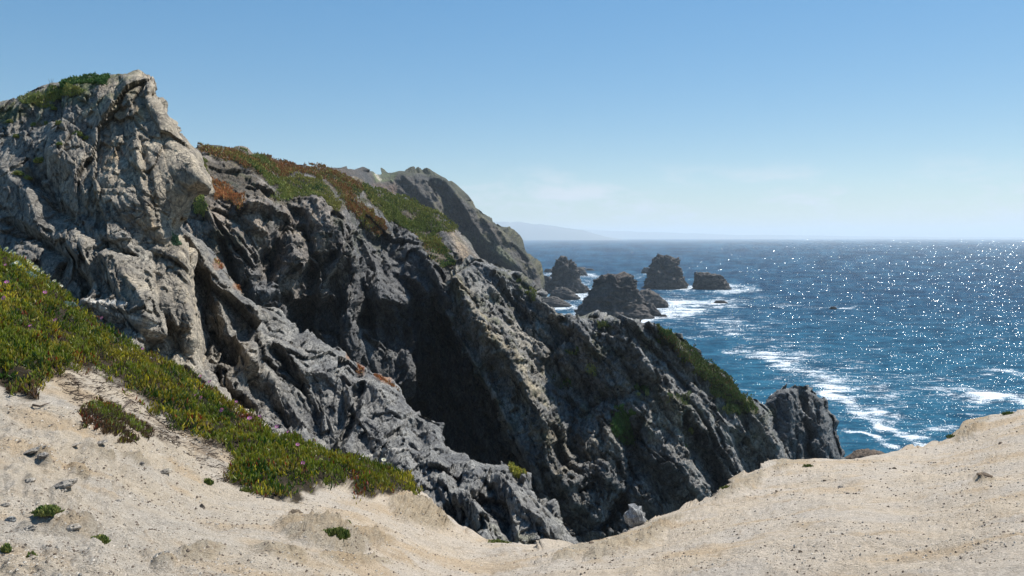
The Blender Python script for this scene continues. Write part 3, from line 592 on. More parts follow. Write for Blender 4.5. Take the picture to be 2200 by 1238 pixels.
# ---- far headland
G_sil = [(560, 360), (640, 356), (700, 358), (740, 361), (790, 369), (812, 374), (840, 370), (855, 367), (900, 371), (935, 376), (962, 388), (985, 412), (1010, 437), (1040, 462), (1072, 487), (1100, 514), (1130, 540), (1148, 565), (1160, 592), (1166, 622), (1178, 640), (1210, 655), (1230, 672)]
G_poly = G_sil + [(1230, 760), (560, 760)]
G_pts = [(560, 360, 430), (640, 356, 440), (790, 369, 520), (812, 376, 560), (855, 367, 610), (935, 376, 600), (985, 412, 585), (1040, 462, 575), (1100, 514, 565), (1160, 592, 560), (1178, 640, 520), (1230, 672, 430), (700, 400, 420), (780, 400, 430), (850, 400, 592), (880, 440, 580), (980, 500, 566), (1050, 560, 552),
         (1120, 600, 545), (1000, 640, 520), (700, 760, 330), (1230, 760, 320), (560, 760, 300)]
G_rid = [([(800, 375), (830, 420), (900, 470)], 26, -14), ([(870, 380), (930, 440), (990, 520)], 36, 16), ([(980, 420), (1030, 500), (1080, 570)], 30, 14), ([(940, 400), (990, 470), (1040, 560)], 20, -14), ([(1060, 500), (1110, 570), (1140, 620)], 26, 10), ([(1070, 570), (1110, 590), (1150, 600)], 20, -10)]
def G_col(x, y, p):
    n = fbm(p * 0.02, 4, 88); n2 = fbm(p * 0.1, 4, 89)
    c = np.tile(np.array((0.066, 0.066, 0.066)), (len(x), 1)); c = lerp(c, np.array((0.125, 0.105, 0.085)), np.clip(0.3 + 0.6 * n, 0, 1))
    top = np.interp(x, [q[0] for q in G_sil], [q[1] for q in G_sil]); d = y - top
    c = lerp(c, np.array((0.13, 0.085, 0.05)), 0.9 * sstep(26, 8, d) * sstep(800, 700, x))
    c = lerp(c, np.array((0.06, 0.065, 0.03)), 0.85 * sstep(10, 2, d + 4 * n2) * sstep(790, 850, x))
    c = lerp(c, np.array((0.15, 0.095, 0.07)), 0.9 * sstep(0, 12, dpoly(x, y, [(790, 388), (850, 390), (870, 420), (850, 440), (800, 420)])))
    c = lerp(c, np.array((0.12, 0.15, 0.06)), 0.95 * sstep(-2, 3, dpoly(x, y, [(798, 372), (815, 374), (825, 384), (848, 383), (845, 390), (808, 390)])))
    c = lerp(c, np.array((0.07, 0.09, 0.035)), 0.95 * sstep(-2, 3, dpoly(x, y, [(815, 372), (855, 367), (850, 383), (822, 383)])))
    c = lerp(c, np.array((0.52, 0.47, 0.38)), 0.95 * sstep(3.5, 1.5, dline(x, y, [(806, 371), (812, 380), (818, 386)])))
    c = lerp(c, np.array((0.11, 0.10, 0.045)), 0.75 * sstep(0.05, 0.5, n2 + 0.3 * n) * sstep(900, 960, x))
    c = lerp(c, np.array((0.09, 0.11, 0.05)), 0.6 * blob(x, y, 1070, 540, 60, 18, 40))
    return c * (1 + 0.2 * n2[:, None])
farh = relief('far_headland', G_poly, G_sil, G_pts, step=2.0, size=10.0, ridges=G_rid, rnd=(10, 12), amp=0.72, thick=110, colour=G_col, mat=M_far, strata=(0.3, R(40)), wob=2.0,
              kmask=lambda x, y: 1 - 0.85 * sstep(22, 6, y - np.interp(x, [q[0] for q in G_sil], [q[1] for q in G_sil])) * sstep(990, 940, x))
tag(farh['o'], 'hazy grassy-topped headland sloping down to the sea behind the main cliff', 'headland', kind='structure')

# ---- coast hills on the horizon
def far_ridge(name, x0, x1, prof, D, depth):
    n = 220; xs = np.linspace(x0, x1, n); H = np.interp(xs, [a for a, _ in prof], [b for _, b in prof])
    H = H + 0.03 * H * fbm(np.stack([xs / 40, 0 * xs, 0 * xs], -1), 4, 90)
    rows = []
    for t in np.linspace(0, 1, 14):
        h = H * math.sin(t * math.pi) ** 0.8 + 0 * H
        q = at(xs, np.full(n, 510.0), np.full(n, D + depth * (t - 0.5)))
        q[:, 2] = -2 + h * D / F * (1 + 0.08 * fbm(np.stack([xs / 30, 0 * xs + t * 5, 0 * xs], -1), 3, 91)); rows.append(q)
    V = np.concatenate(rows); f = [(j * n + i, j * n + i + 1, (j + 1) * n + i + 1, (j + 1) * n + i) for j in range(13) for i in range(n - 1)]
    return mk(name, V, np.array(f), M_hill, None, {'tint': np.tile(np.array((0.16, 0.17, 0.16)), (len(V), 1))})
M_hill, nt_, b_ = new_mat('hill_scrub'); nt_.links.new(attr(nt_, 'tint'), b_.inputs['Base Color']); b_.inputs['Roughness'].default_value = 1
tag(far_ridge('hills', 700, 1340, [(700, 60), (950, 44), (1080, 38), (1130, 36), (1200, 28), (1260, 18), (1300, 7), (1340, 1)], 13000, 2500), 'pale hazy coastal hills on the horizon beyond the far headland', kind='structure')
tag(far_ridge('hills', 1150, 2500, [(1150, 22), (1400, 15), (1480, 12), (1560, 9), (1700, 8), (1900, 5), (2200, 3.5), (2500, 3)], 21000, 4000), 'faint low line of far coast along the horizon at the right', kind='structure')

# ------------------------------------------------------------------ sea
def sea():
    th = np.linspace(-1.25, 1.25, 700); t = np.linspace(0, 1, 420)
    inv = 1 / 60.0 + (1 / 34000.0 - 1 / 60.0) * (1 - (1 - t) ** 1.0)
    Yd = 1 / inv
    TX, YY = np.meshgrid(th, Yd)
    x = TX * YY; y = YY
    px = 1100 + F * (x / (y * CT + CAMZ * ST)) * 1.0
    xc = x; yc = -(-CAMZ) ; fw = y * CT + CAMZ * ST; up = y * ST - CAMZ * CT
    px = 1100 + F * x / fw; py = 619 - F * up / fw
    p = np.stack([x.ravel(), y.ravel(), 0 * x.ravel()], -1)
    sw = 0.55 * fbm(p * np.array((0.018, 0.05, 1)), 3, 95) + 0.22 * fbm(p * np.array((0.09, 0.2, 1)), 3, 96)
    p[:, 2] = sw * sstep(4000, 500, y.ravel()) - 0.2
    X = px.ravel(); Yp = py.ravel()
    X2 = X + 26 * fbm(np.stack([X / 60, Yp / 16, 0 * X], -1), 3, 97); Y2 = Yp + 8 * fbm(np.stack([X / 60, Yp / 16, 0 * X + 5], -1), 3, 98)
    foam = np.zeros(len(X)) - 0.15
    for cx, cy, rx, ry, a, s in [(1330, 684, 150, 11, 0, 1.3), (1480, 655, 130, 20, -2, 1.25), (1520, 650, 70, 14, 0, .9), (1250, 632, 60, 14, 0, 1.1), (1205, 658, 60, 14, 0, 1.3), (1290, 592, 90, 5, 0, 1.1), (1210, 590, 70, 7, 0, .9), (1400, 587, 60, 4, 0, .8), (1470, 622, 70, 7, 0, 1.2), (1560, 620, 110, 6, 0, 1.0),
                                 (1440, 670, 110, 12, 0, 1.1), (1330, 665, 160, 20, 0, .8), (1640, 733, 70, 5, 0, 1.0), (1620, 640, 90, 12, 0, .5), (1500, 720, 90, 8, 0, .5), (1660, 770, 110, 16, 10, .95), (1740, 800, 150, 26, 18, .95), (1800, 850, 90, 22, 22, 1.2), (1870, 890, 90, 14, 15, 1.1), (1910, 920, 110, 16, 18, 1.2), (1880, 945, 80, 10, 20, 1.1), (1990, 955, 40, 9, 0, 1.3), (2020, 920, 80, 10, 8, .7),
                                 (2060, 848, 80, 8, 5, .9), (2140, 858, 110, 12, 6, 1.25), (2150, 800, 90, 14, 8, .8), (2200, 868, 60, 10, 5, 1.2), (1790, 662, 60, 4, 0, 1.0), (1690, 660, 60, 4, 0, .8), (1900, 750, 60, 4, 0, .7), (1935, 845, 40, 4, 0, .7), (2350, 880, 160, 22, 8, 1.0), (1780, 690, 60, 3, 0, .5), (2120, 720, 90, 5, 0, .45), (1600, 850, 60, 30, 20, .6), (1560, 700, 160, 30, 4, .62), (1800, 820, 260, 80, 22, .66), (2100, 850, 220, 50, 8, .62), (1420, 660, 230, 50, 0, .62), (1240, 620, 130, 45, 0, .7)]:
        foam = np.maximum(foam, s * blob(X2, Y2, cx, cy, rx, ry, a) - 0.12)
    foam = foam - 0.0
    shal = sstep(560, 120, y.ravel()) * 0.75
    shal = np.maximum(shal, 0.8 * blob(X, Yp, 1600, 830, 130, 80)); shal = np.maximum(shal, 0.6 * np.clip(foam, 0, 1))
    k = np.maximum(y.ravel() / 150.0, 1)
    uv = np.stack([X / 6.0, np.abs(Yp - 508) ** 0.98 / 3.2, 0 * X], -1)
    bs = 0.0062 * y.ravel()
    I = np.arange(len(X)).reshape(px.shape)
    f = np.stack([I[:-1, :-1].ravel(), I[:-1, 1:].ravel(), I[1:, 1:].ravel(), I[1:, :-1].ravel()], -1)
    o = mk('sea', p, f, M_sea, None, {'waveuv': uv, 'foam': foam, 'shallow': shal, 'bscale': bs})
    tag(o, 'deep blue glittering ocean with white surf streaks', kind='structure')
sea()

# ------------------------------------------------------------------ sea stacks and rocks in the water
def water_D(py):
    r = ray(1100.0, py); return float(CAMZ / -r[2])
def stack(name, rows, label, group, base_py, cat='sea stack', seed=0, tint=(0.095, 0.088, 0.085), deep=0.85, rough=0.19, mat=None, D=None, nseg=90, nlev=64):
    D = D or water_D(base_py); rows = sorted(rows); ys = [r[0] for r in rows]
    yb = rows[-1][0]
    lev = np.linspace(rows[0][0], yb + (yb - rows[0][0]) * 0.12, nlev)
    xl = np.interp(lev, ys, [r[1] for r in rows]); xr = np.interp(lev, ys, [r[2] for r in rows])
    base = at((xl[-1] + xr[-1]) / 2, base_py, D)
    V = []
    for yy, a, b in zip(lev, xl, xr):
        l = at(a, yy, D); r_ = at(b, yy, D); cx = (l[0] + r_[0]) / 2; hw = abs(r_[0] - l[0]) / 2
        al = np.linspace(0, 2 * math.pi, nseg, endpoint=False)
        sq = 1 / (np.abs(np.cos(al)) ** 2.6 + np.abs(np.sin(al)) ** 2.6) ** (1 / 2.6)
        V.append(np.stack([cx + hw * np.cos(al) * sq, D + hw * deep * np.sin(al) * sq, np.full(nseg, l[2])], -1))
    V = np.concatenate(V + [V[0].mean(0, keepdims=True)])
    Hh = (V[:, 2].max() - V[:, 2].min()); cen = V.mean(0)
    nrm = V - np.array((cen[0], cen[1], 0)); nrm[:, 2] = 0.35 * Hh * sstep(V[:, 2].max() - 0.25 * Hh, V[:, 2].max(), V[:, 2]); nrm /= np.linalg.norm(nrm, axis=1, keepdims=True) + 1e-6
    s = Hh * 0.30; r = V / s + seed * 7.7
    r = r + 0.3 * np.stack([fbm(r, 2, 200), fbm(r + 9, 2, 201), fbm(r + 19, 2, 202)], -1)
    d = 0.5 * blocks(r * 1.0, seed, 1.0, 0.7, 0.25) + 0.35 * blocks(r * 2.6, seed + 1, 1, .6, .25) + 0.22 * blocks(r * 6, seed + 2, 1, .6, .3) + 0.35 * fbm(r * 1.2, 3, seed)
    V = V + nrm * (d * s * rough * 3.2)[:, None]
    f = [(j * nseg + i, j * nseg + (i + 1) % nseg, (j + 1) * nseg + (i + 1) % nseg, (j + 1) * nseg + i) for j in range(nlev - 1) for i in range(nseg)]
    capt = [(len(V) - 1, (i + 1) % nseg, i) for i in range(nseg)]
    col = np.tile(np.array(tint), (len(V), 1)); n2 = fbm(V / s * 2, 4, 99)
    col = lerp(col, np.array((0.16, 0.13, 0.105)), np.clip(0.15 + 0.5 * n2, 0, 0.8)); col = lerp(col, np.array((0.04, 0.04, 0.04)), sstep(2.2, 0.8, V[:, 2] + n2) if base_py < 960 else 0 * V[:, 2])
    o = mk(name, V, [np.array(f), np.array(capt)], mat or M_stack, None, {'tint': col}); tag(o, label, cat, group)
    return o
GS = 'sea stacks off the headland'
stack('sea_stack', [(553, 1205, 1220), (560, 1198, 1231), (575, 1193, 1238), (590, 1187, 1242), (605, 1183, 1248), (615, 1178, 1256), (628, 1168, 1263)], 'tall thin tapering sea stack nearest the far headland', GS, 628, seed=1)
stack('sea_stack', [(588, 1304, 1344), (594, 1288, 1358), (608, 1277, 1365), (630, 1266, 1371), (650, 1256, 1378), (664, 1246, 1388), (679, 1234, 1402)], 'broad domed sea stack closest to the headland, surf along its foot', GS, 679, seed=2, tint=(0.085, 0.075, 0.072))
stack('sea_stack', [(549, 1420, 1440), (556, 1408, 1450), (570, 1402, 1458), (585, 1394, 1464), (600, 1388, 1470), (618, 1382, 1474)], 'tall dark thumb-shaped sea stack left of the flat-topped one', GS, 618, seed=3, tint=(0.07, 0.064, 0.062))
stack('sea_stack', [(586, 1494, 1508), (591, 1492, 1545), (600, 1492, 1556), (610, 1491, 1562), (621, 1490, 1569)], 'low flat-topped ragged sea stack standing farthest right', GS, 621, seed=4, tint=(0.07, 0.064, 0.062))
GR = 'low rocks awash around the sea stacks'
for (rows, lab, by) in [
    ([(625, 1378, 1400), (632, 1366, 1412), (645, 1358, 1428), (658, 1352, 1434)], 'jagged brown rock shelf adjoining the right of the broad stack', 660),
    ([(652, 1385, 1402), (665, 1375, 1412), (674, 1370, 1420)], 'low skirt of rock at the right foot of the broad stack', 676),
    ([(618, 1195, 1215), (628, 1185, 1232), (640, 1182, 1246)], 'dark low rock just in front of the tall thin stack', 642),
    ([(638, 1160, 1195), (646, 1150, 1212), (656, 1145, 1228)], 'flat dark rock trailing off the foot of the far headland', 657),
    ([(594, 1168, 1180), (604, 1162, 1188), (614, 1158, 1192)], 'small rounded rock left of the tall thin stack', 614),
    ([(577, 1240, 1252), (583, 1236, 1258), (592, 1232, 1262)], 'small pointed rock right behind the tall thin stack', 592),
    ([(574, 1238, 1254), (577, 1236, 1262)], 'thin sliver of rock farthest out behind the tall thin stack', 578),
    ([(577, 1262, 1272), (581, 1258, 1278)], 'tiny flat rock right of the pointed rock', 581),
    ([(578, 1172, 1186), (584, 1168, 1192)], 'low dark rock in surf left behind the tall thin stack', 585),
    ([(575, 1384, 1393), (580, 1380, 1397), (586, 1378, 1400)], 'small round rock close left of the thumb-shaped stack', 587),
    ([(602, 1448, 1462), (610, 1446, 1472), (619, 1442, 1475)], 'low shoulder rock at right foot of the thumb-shaped stack', 619),
    ([(620, 1388, 1396), (626, 1384, 1400)], 'little dark knob of rock above the brown shelf', 628),
    ([(646, 1538, 1556), (651, 1534, 1564)], 'nearly drowned rock in surf below the flat-topped stack', 652),
    ([(659, 1786, 1794), (663, 1782, 1798)], 'lone tiny black rock far right in open water', 664),
    ([(676, 1420, 1430), (680, 1416, 1434)], 'tiny rock in the surf right of the broad stack foot', 681)]:
    stack('sea_rock', rows, lab, GR, by, 'rock', seed=by % 37, tint=(0.09, 0.085, 0.082), nseg=40, nlev=20, rough=0.2, deep=0.7)
stack('sea_rock', [(969, 1855, 1885), (975, 1835, 1900), (990, 1820, 1915), (1010, 1810, 1920)], 'dark brown rock just showing over the sand edge by the water', GR, 1010, 'rock', seed=9, tint=(0.14, 0.10, 0.07), nseg=48, nlev=20, rough=0.16)

# ------------------------------------------------------------------ vegetation meshes
def leaves(name, P, Nn, L, Wd, cols, mat, parent=None, up=0.6, spread=0.9, curve=0.35, seed=0, kind='stuff'):
    """finger leaves: one three-sided tapered finger per point"""
    r = np.random.default_rng(seed); n = len(P)
    d = Nn * (1 - up) + np.array((0, 0, 1.0)) * up + spread * r.normal(size=(n, 3)) * np.array((1, 1, .5)); d /= np.linalg.norm(d, axis=1, keepdims=True)
    d[:, 2] = np.abs(d[:, 2]); s = np.cross(d, r.normal(size=(n, 3))); s /= np.linalg.norm(s, axis=1, keepdims=True) + 1e-9; t = np.cross(d, s)
    bend = (np.array((0, 0, 1.0)) - d) * curve
    L = L[:, None]; Wd = Wd[:, None]
    b0 = P - d * L * 0.15; m = P + d * L * 0.5; tip = P + (d + bend) * L; tip = P + (tip - P)
    V = np.empty((n, 7, 3), np.float32)
    for k in range(3):
        a = k * 2.0944; o = s * math.cos(a) + t * math.sin(a)
        V[:, k] = b0 + o * Wd * 0.38; V[:, 3 + k] = m + o * Wd * 0.55 + bend * L * 0.2
    V[:, 6] = tip
    fq = [(0, 1, 4, 3), (1, 2, 5, 4), (2, 0, 3, 5)]; ft = [(3, 4, 6), (4, 5, 6), (5, 3, 6)]
    base = (np.arange(n) * 7)[:, None, None]
    Q = (np.array(fq)[None] + base).reshape(-1, 4); T = (np.array(ft)[None] + base).reshape(-1, 3)
    cc = np.repeat(cols[:, None], 7, 1).copy(); tipc = r.random(n)[:, None]
    cc[:, 6] = cc[:, 6] * 1.1; cc[:, 0:3] *= 0.8
    o = mk(name, V.reshape(-1, 3), [Q, T], mat, parent, {'tint': cc.reshape(-1, 3)}, smooth=False)
    if kind: o['kind'] = kind
    return o
def sample(poly, n, g, r, e=0.0, sc_=1):
    P = np.asarray(poly, float); a, b = P.min(0), P.max(0); X = []; 
    while sum(map(len, X)) < n:
        q = r.uniform(a, b, (n * 2, 2)); c = dpoly(q[:, 0], q[:, 1], poly) + e * fbm(np.stack([q[:, 0] / 16, q[:, 1] / 12, 0 * q[:, 0]], -1), 3, 18) > 0
        X.append(q[c])
    q = np.concatenate(X)[:n]; k = lookup(g, q[:, 0], q[:, 1]); q = q[k >= 0]; k = k[k >= 0]
    if not len(k): return q, np.zeros((0, 3)), np.zeros((0, 3))
    st = g['step']; jit = r.normal(size=(len(k), 3)) * 0.0
    return q, g['p'][k], g['n'][k]
GREEN = np.array((0.150, 0.165, 0.040)); YEL = np.array((0.30, 0.27, 0.06)); DKG = np.array((0.05, 0.09, 0.02)); RED = np.array((0.26, 0.07, 0.03)); DEAD = np.array((0.10, 0.07, 0.05)); SILV = np.array((0.26, 0.33, 0.27)); OLIVE = np.array((0.20, 0.18, 0.045)); ORG = np.array((0.26, 0.125, 0.045))
def palette(p, r, wts, f=1.2, seed=5):
    """wts: list of (colour, weight); noise makes the colours gather in drifts"""
    n = len(p); s = np.stack([w_ * (0.35 + np.maximum(fbm(p * f + 13 * i, 3, seed + i) + 0.5, 0.02)) * r.random(n) ** 0.5 for i, (_, w_) in enumerate(wts)], 1)
    k = s.argmax(1); c = np.array([q[0] for q in wts])[k]
    return c * (0.7 + 0.6 * r.random(n))[:, None]

r1 = np.random.default_rng(21)
mat_empty = bpy.data.objects.new('ice_plant', None); C.objects.link(mat_empty); mat_empty.location = tuple(pt(ground, 450, 900)[0])
tag(mat_empty, 'thick mat of green ice plant with pink flowers trailing down the sandy slope', 'ice plant')
off = np.array(mat_empty.location)
q, P, Nn = sample(ice_main, 62000, ground, r1, e=9)
low = sstep(26, 4, dpoly(q[:, 0], q[:, 1], ice_main)) * (q[:, 1] > 780)
P = P + r1.normal(size=P.shape) * np.array((.02, .02, .0)) + Nn * (r1.random(len(P)) * 0.05)[:, None]
clump = fbm(P * 4.5, 3, 33); keep = (clump + 0.9 * r1.random(len(P)) > -0.15 + 0.35 * low); q, P, Nn, clump = q[keep], P[keep], Nn[keep], clump[keep]
P = P + Nn * (0.09 * clump)[:, None]
cols = palette(P, r1, [(GREEN, 1.4), (YEL, .60), (DKG, .9), (RED * .7, .52), (DEAD * 1.3, .6), (OLIVE, 1.0)], 2.6)
cols = cols * np.array((1.68, 1.62, 1.8)); cols = lerp(cols, YEL * 0.9, 0.45 * sstep(700, 860, q[:, 0]) * r1.random(len(q)))
sz = 0.034 + 0.04 * r1.random(len(P))
leaves('foliage', P - off, Nn, sz, sz * 0.24, cols, M_leaf, mat_empty, up=0.5, spread=0.65, seed=3)
# pink and white flowers, each a part of the mat
def flower_mesh(rad, petals, col, ccol, seed):
    r = np.random.default_rng(seed); V = [(0, 0, 0)]; Fc = []
    for i in range(petals):
        a = 2 * math.pi * i / petals; w_ = 1.15 * math.pi / petals
        b = len(V); z = 0.25 * rad
        V += [(0.22 * rad * math.cos(a), 0.22 * rad * math.sin(a), 0), (0.7 * rad * math.cos(a - w_), 0.7 * rad * math.sin(a - w_), z * .7), (rad * math.cos(a), rad * math.sin(a), z * (1 + .5 * r.random())), (0.7 * rad * math.cos(a + w_), 0.7 * rad * math.sin(a + w_), z * .7)]
        Fc.append((b, b + 1, b + 2, b + 3))
    V = np.array(V, float); me = mk('petals', V, np.array(Fc), M_petal, None, {'tint': np.tile(np.array(col), (len(V), 1))}, smooth=False).data
    al = np.linspace(0, 2 * math.pi, 8, endpoint=False); c = rad * .25
    W = np.array([(c * math.cos(a), c * math.sin(a), 0.02 * rad) for a in al] + [(0.6 * c * math.cos(a), .6 * c * math.sin(a), .25 * rad) for a in al] + [(0, 0, .3 * rad)])
    fs = [(i, (i + 1) % 8, 8 + (i + 1) % 8, 8 + i) for i in range(8)]; tr = [(8 + i, 8 + (i + 1) % 8, 16) for i in range(8)]
    me2 = mk('flower_centre', W, [np.array(fs), np.array(tr)], M_petal, None, {'tint': np.tile(np.array(ccol), (len(W), 1))}).data
    for o in list(C.objects)[-2:]: bpy.data.objects.remove(o)
    return me, me2
pinkm = flower_mesh(0.038, 16, (0.52, 0.15, 0.43), (0.65, 0.55, 0.15), 1); whitem = flower_mesh(0.042, 12, (0.80, 0.77, 0.62), (0.65, 0.5, 0.1), 2)
def put_flower(x, y, ms, s=1.0, lift=0.13):
    p, n = pt(ground, x, y)
    o = bpy.data.objects.new('flower', ms[0]); C.objects.link(o); o.parent = mat_empty
    o.location = tuple(np.array(p) - off + n * 0.05 + np.array((0, -0.05, lift))); o.scale = (s,) * 3
    o.rotation_euler = (R(45 + random.uniform(-20, 15)), R(random.uniform(-20, 20)), random.uniform(-.5, .5))
    c = bpy.data.objects.new('flower_centre', ms[1]); C.objects.link(c); c.parent = o
for x, y in [(428, 838), (443, 857), (413, 889), (424, 893), (470, 918), (530, 935), (551, 930), (556, 923), (618, 944), (628, 956), (634, 993), (646, 1038), (590, 950), (210, 716), (8, 605), (8, 650), (86, 665), (112, 724), (2, 688), (672, 984), (60, 740), (300, 790), (500, 900)]:
    put_flower(x, y, pinkm, random.uniform(0.55, 0.95))
for x, y in [(14, 558), (28, 566), (45, 565), (55, 583), (60, 580), (68, 580), (74, 583), (88, 586), (98, 601), (105, 604), (112, 606), (121, 614), (128, 622), (15, 584), (28, 600), (70, 618), (820, 1014)]:
    put_flower(x, y + 4, whitem, random.uniform(0.8, 1.25))

# silver cushions and small tufts as plants of their own
def tuft(name, g, x, y, w_, h_, n, wts, L, label, cat, group=None, mat=M_scrub, lift=0.5, wd=0.3, seed=0):
    r = np.random.default_rng(seed + 100); p0, n0 = pt(g, x, y); D = p0[1]; W = w_ * D / F / 2; H = h_ * D / F
    u = r.normal(size=(n, 3)); u /= np.linalg.norm(u, axis=1, keepdims=True); u[:, 2] = np.abs(u[:, 2]); rad = r.random(n) ** 0.4
    lump = 0.8 + 0.3 * vnoise(u * 2.5 + seed, 3)
    pl = u * (rad * lump)[:, None] * np.array((W, W * 0.8, H * 0.95))
    e = bpy.data.objects.new(name, None) if False else None
    cols = palette(pl / max(W, .01), r, wts, 1.5, seed) * 1.4 ; sz = L * (0.7 + 0.6 * r.random(n))
    o = leaves(name, pl, u, sz, sz * wd, cols, mat, None, up=0.3, spread=0.5, seed=seed, kind=None)
    o.location = tuple(p0 - np.array((0, 0, 0.12 * W))); tag(o, label, cat, group)
    return o
for i, (x, y, w_, h_, lab) in enumerate([(22, 592, 34, 26, 'silvery green cushion plant among white flowers near left edge'), (46, 606, 42, 22, 'wide silvery cushion plant right below the smaller silvery one'), (82, 620, 32, 14, 'low silvery cushion plant beside orange dead leaves'), (135, 662, 34, 14, 'sparse silvery plant at the upper edge of the ice plant mat')]):
    tuft('cushion_plant', ground, x, y + 6, w_, h_ * 0.8, 1500, [(SILV, 1), (SILV * 0.7, .8), (GREEN, .3)], 0.03, lab, 'plant', 'silvery cushion plants', lift=0.1, wd=.35, seed=i)
for i, (x, y, w_, h_, n, lab) in enumerate([(98, 1112, 60, 14, 1500, 'mossy yellow-green tuft on a small rock shelf at lower left'), (214, 1163, 42, 14, 1000, 'dark green tuft alone on the sand at lower left'), (452, 1026, 26, 14, 500, 'pale green tuft on bare sand left of the mat tongue'), (530, 1050, 24, 12, 500, 'pale green tuft against the lower edge of the mat'), (712, 1168, 76, 26, 2600, 'large green mossy tuft on the eroded outcrop in the middle'), (745, 1128, 14, 6, 200, 'tiny green tuft above the eroded outcrop'),
                                          (68, 1196, 16, 14, 250, 'little grey-green sprig near the bottom left'), (14, 1180, 18, 16, 300, 'small green sprig at the left frame edge'), (2168, 891, 40, 8, 900, 'green cushion on the crest of the right knoll'), (2045, 940, 30, 7, 400, 'thin green growth below the dark knoll rock'), (1562, 1054, 34, 12, 700, 'yellow-green moss patch where the sand meets the gully'), (1735, 1005, 30, 7, 300, 'small green patch on the sand crest'), (1070, 1168, 60, 8, 500, 'thin green growth along the saddle lip')]):
    tuft('tuft', ground, x, y, w_, h_, n, [(np.array((0.13, 0.155, 0.04)), 1), (np.array((0.20, 0.20, 0.06)), .7), (DKG, .6)], 0.022, lab, 'plant', 'small tufts on the sand', wd=.4, seed=20 + i)
# withered patch
q, P, Nn = sample(ice_patch, 3600, ground, r1, e=14)
keep = fbm(P * 5, 2, 44) + 0.7 * r1.random(len(P)) > 0.15; P, Nn = P[keep], Nn[keep]
p0 = pt(ground, 240, 930)[0]
o = leaves('withered_plant', P - p0, Nn, 0.04 + 0.03 * r1.random(len(P)), np.full(len(P), .009), palette(P, r1, [(DEAD, 1), (np.array((.20, .22, .12)), .7), (RED * .7, .6), (GREEN, .7), (YEL * .8, .5)], 3) * 1.6, M_leaf, None, up=.5, spread=.6, seed=9, kind=None)
o.location = tuple(p0); tag(o, 'half-withered straggling ice plant patch on sand below the green mat', 'ice plant')
# dead stems along the ragged lower edge
edge = [(90, 815), (140, 815), (200, 810), (260, 850), (330, 895), (400, 940), (470, 975), (500, 990), (480, 1020), (520, 1055), (600, 1070), (700, 1050)]
def tubes(name, paths, rad, mat, col, label, cat, kind=None, n=5):
    V, Fc = [], []
    for pth, rr in zip(paths, rad):
        pth = np.asarray(pth); t = np.gradient(pth, axis=0); t /= np.linalg.norm(t, axis=1, keepdims=True) + 1e-9
        s = np.cross(t, (0.2, 0.3, 1)); s /= np.linalg.norm(s, axis=1, keepdims=True) + 1e-9; u = np.cross(t, s); b = len(V)
        for i in range(len(pth)):
            k = rr * (1 - 0.7 * i / (len(pth) - 1))
            for j in range(n): a = 2 * math.pi * j / n; V.append(pth[i] + k * (s[i] * math.cos(a) + u[i] * math.sin(a)))
        for i in range(len(pth) - 1):
            for j in range(n): Fc.append((b + i * n + j, b + i * n + (j + 1) % n, b + (i + 1) * n + (j + 1) % n, b + (i + 1) * n + j))
    V = np.array(V); o = mk(name, V, np.array(Fc), mat, None, {'tint': np.tile(np.array(col), (len(V), 1))})
    if label: tag(o, label, cat, kind=kind)
    return o
paths, rads = [], []
lit_q, lit_P, lit_N = sample(litter, 700, ground, r1, e=6)
for i in range(len(lit_P)):
    a = r1.uniform(0, 6.28); p = lit_P[i] + lit_N[i] * 0.01; pth = [p]
    for k in range(5): a += r1.normal() * 0.8; pth.append(pth[-1] + np.array((math.cos(a), math.sin(a) * .6, r1.normal() * .25 + 0.02)) * r1.uniform(.02, .045))
    paths.append(pth); rads.append(r1.uniform(.002, .006))
tubes('dead_stems', paths, rads, M_scrub, (0.07, 0.05, 0.037), 'dead blackened stems and litter along the lower edge of the mat', 'litter', 'stuff')
for i, (pp, lab) in enumerate([([(72, 885), (85, 888), (98, 884), (108, 882)], 'thin dark twig lying on sand below the left mat end'), ([(262, 895), (268, 875), (285, 865), (305, 870), (318, 885), (330, 892)], 'curled woody stem looping out of the mat'), ([(275, 948), (290, 952), (298, 958)], 'short broken twig below the withered patch')]):
    tubes('twig', [[pt(ground, x, y)[0] + np.array((0, -.02, 0.02)) for x, y in pp]], [0.012], M_scrub, (.12, .09, .07), lab, 'twig')

# growth on the cliffs: low cushions of leaves
def growth(name, polys, g, n, wts, L, label, seed, f=0.15, e=5, up=.65, asp=.35):
    r = np.random.default_rng(seed); Ps, Ns = [], []
    ar = [abs(0.5 * sum(a[0] * b[1] - b[0] * a[1] for a, b in zip(pl, pl[1:] + pl[:1]))) for pl in polys]
    for pl, a in zip(polys, ar):
        q, P, Nn = sample(pl, max(int(n * a / sum(ar)), 10), g, r, e=e); Ps.append(P); Ns.append(Nn)
    P = np.concatenate(Ps); Nn = np.concatenate(Ns); st = g['step'] * P[:, 1:2] / F
    P = P + r.normal(size=P.shape) * st * 0.6; c = fbm(P / L / 9, 3, seed); k = c + r.random(len(P)) > -0.05; P, Nn, c = P[k], Nn[k], c[k]
    if len(P) < 5: print('EMPTY GROWTH', label); return {}
    P = P + np.array((0, -.3, .9)) * (L * 1.9 * np.maximum(c + .3, 0))[:, None]; p0 = P.mean(0)
    o = leaves(name, P - p0, Nn, L * (.7 + .7 * r.random(len(P))), np.full(len(P), L * asp), palette(P, r, wts, f, seed) * 1.7, M_scrub, None, up=up, spread=.6, seed=seed, kind=None)
    o.location = tuple(p0); tag(o, label, 'ground cover', kind='stuff'); return o
growth('ice_plant', [veg_top], cliff, 16000, [(OLIVE, 1), (ORG * .8, 1.0), (GREEN * .9, .8), (DKG, .5)], .28, 'rusty and olive ice plant along the crest of the main cliff', 1)
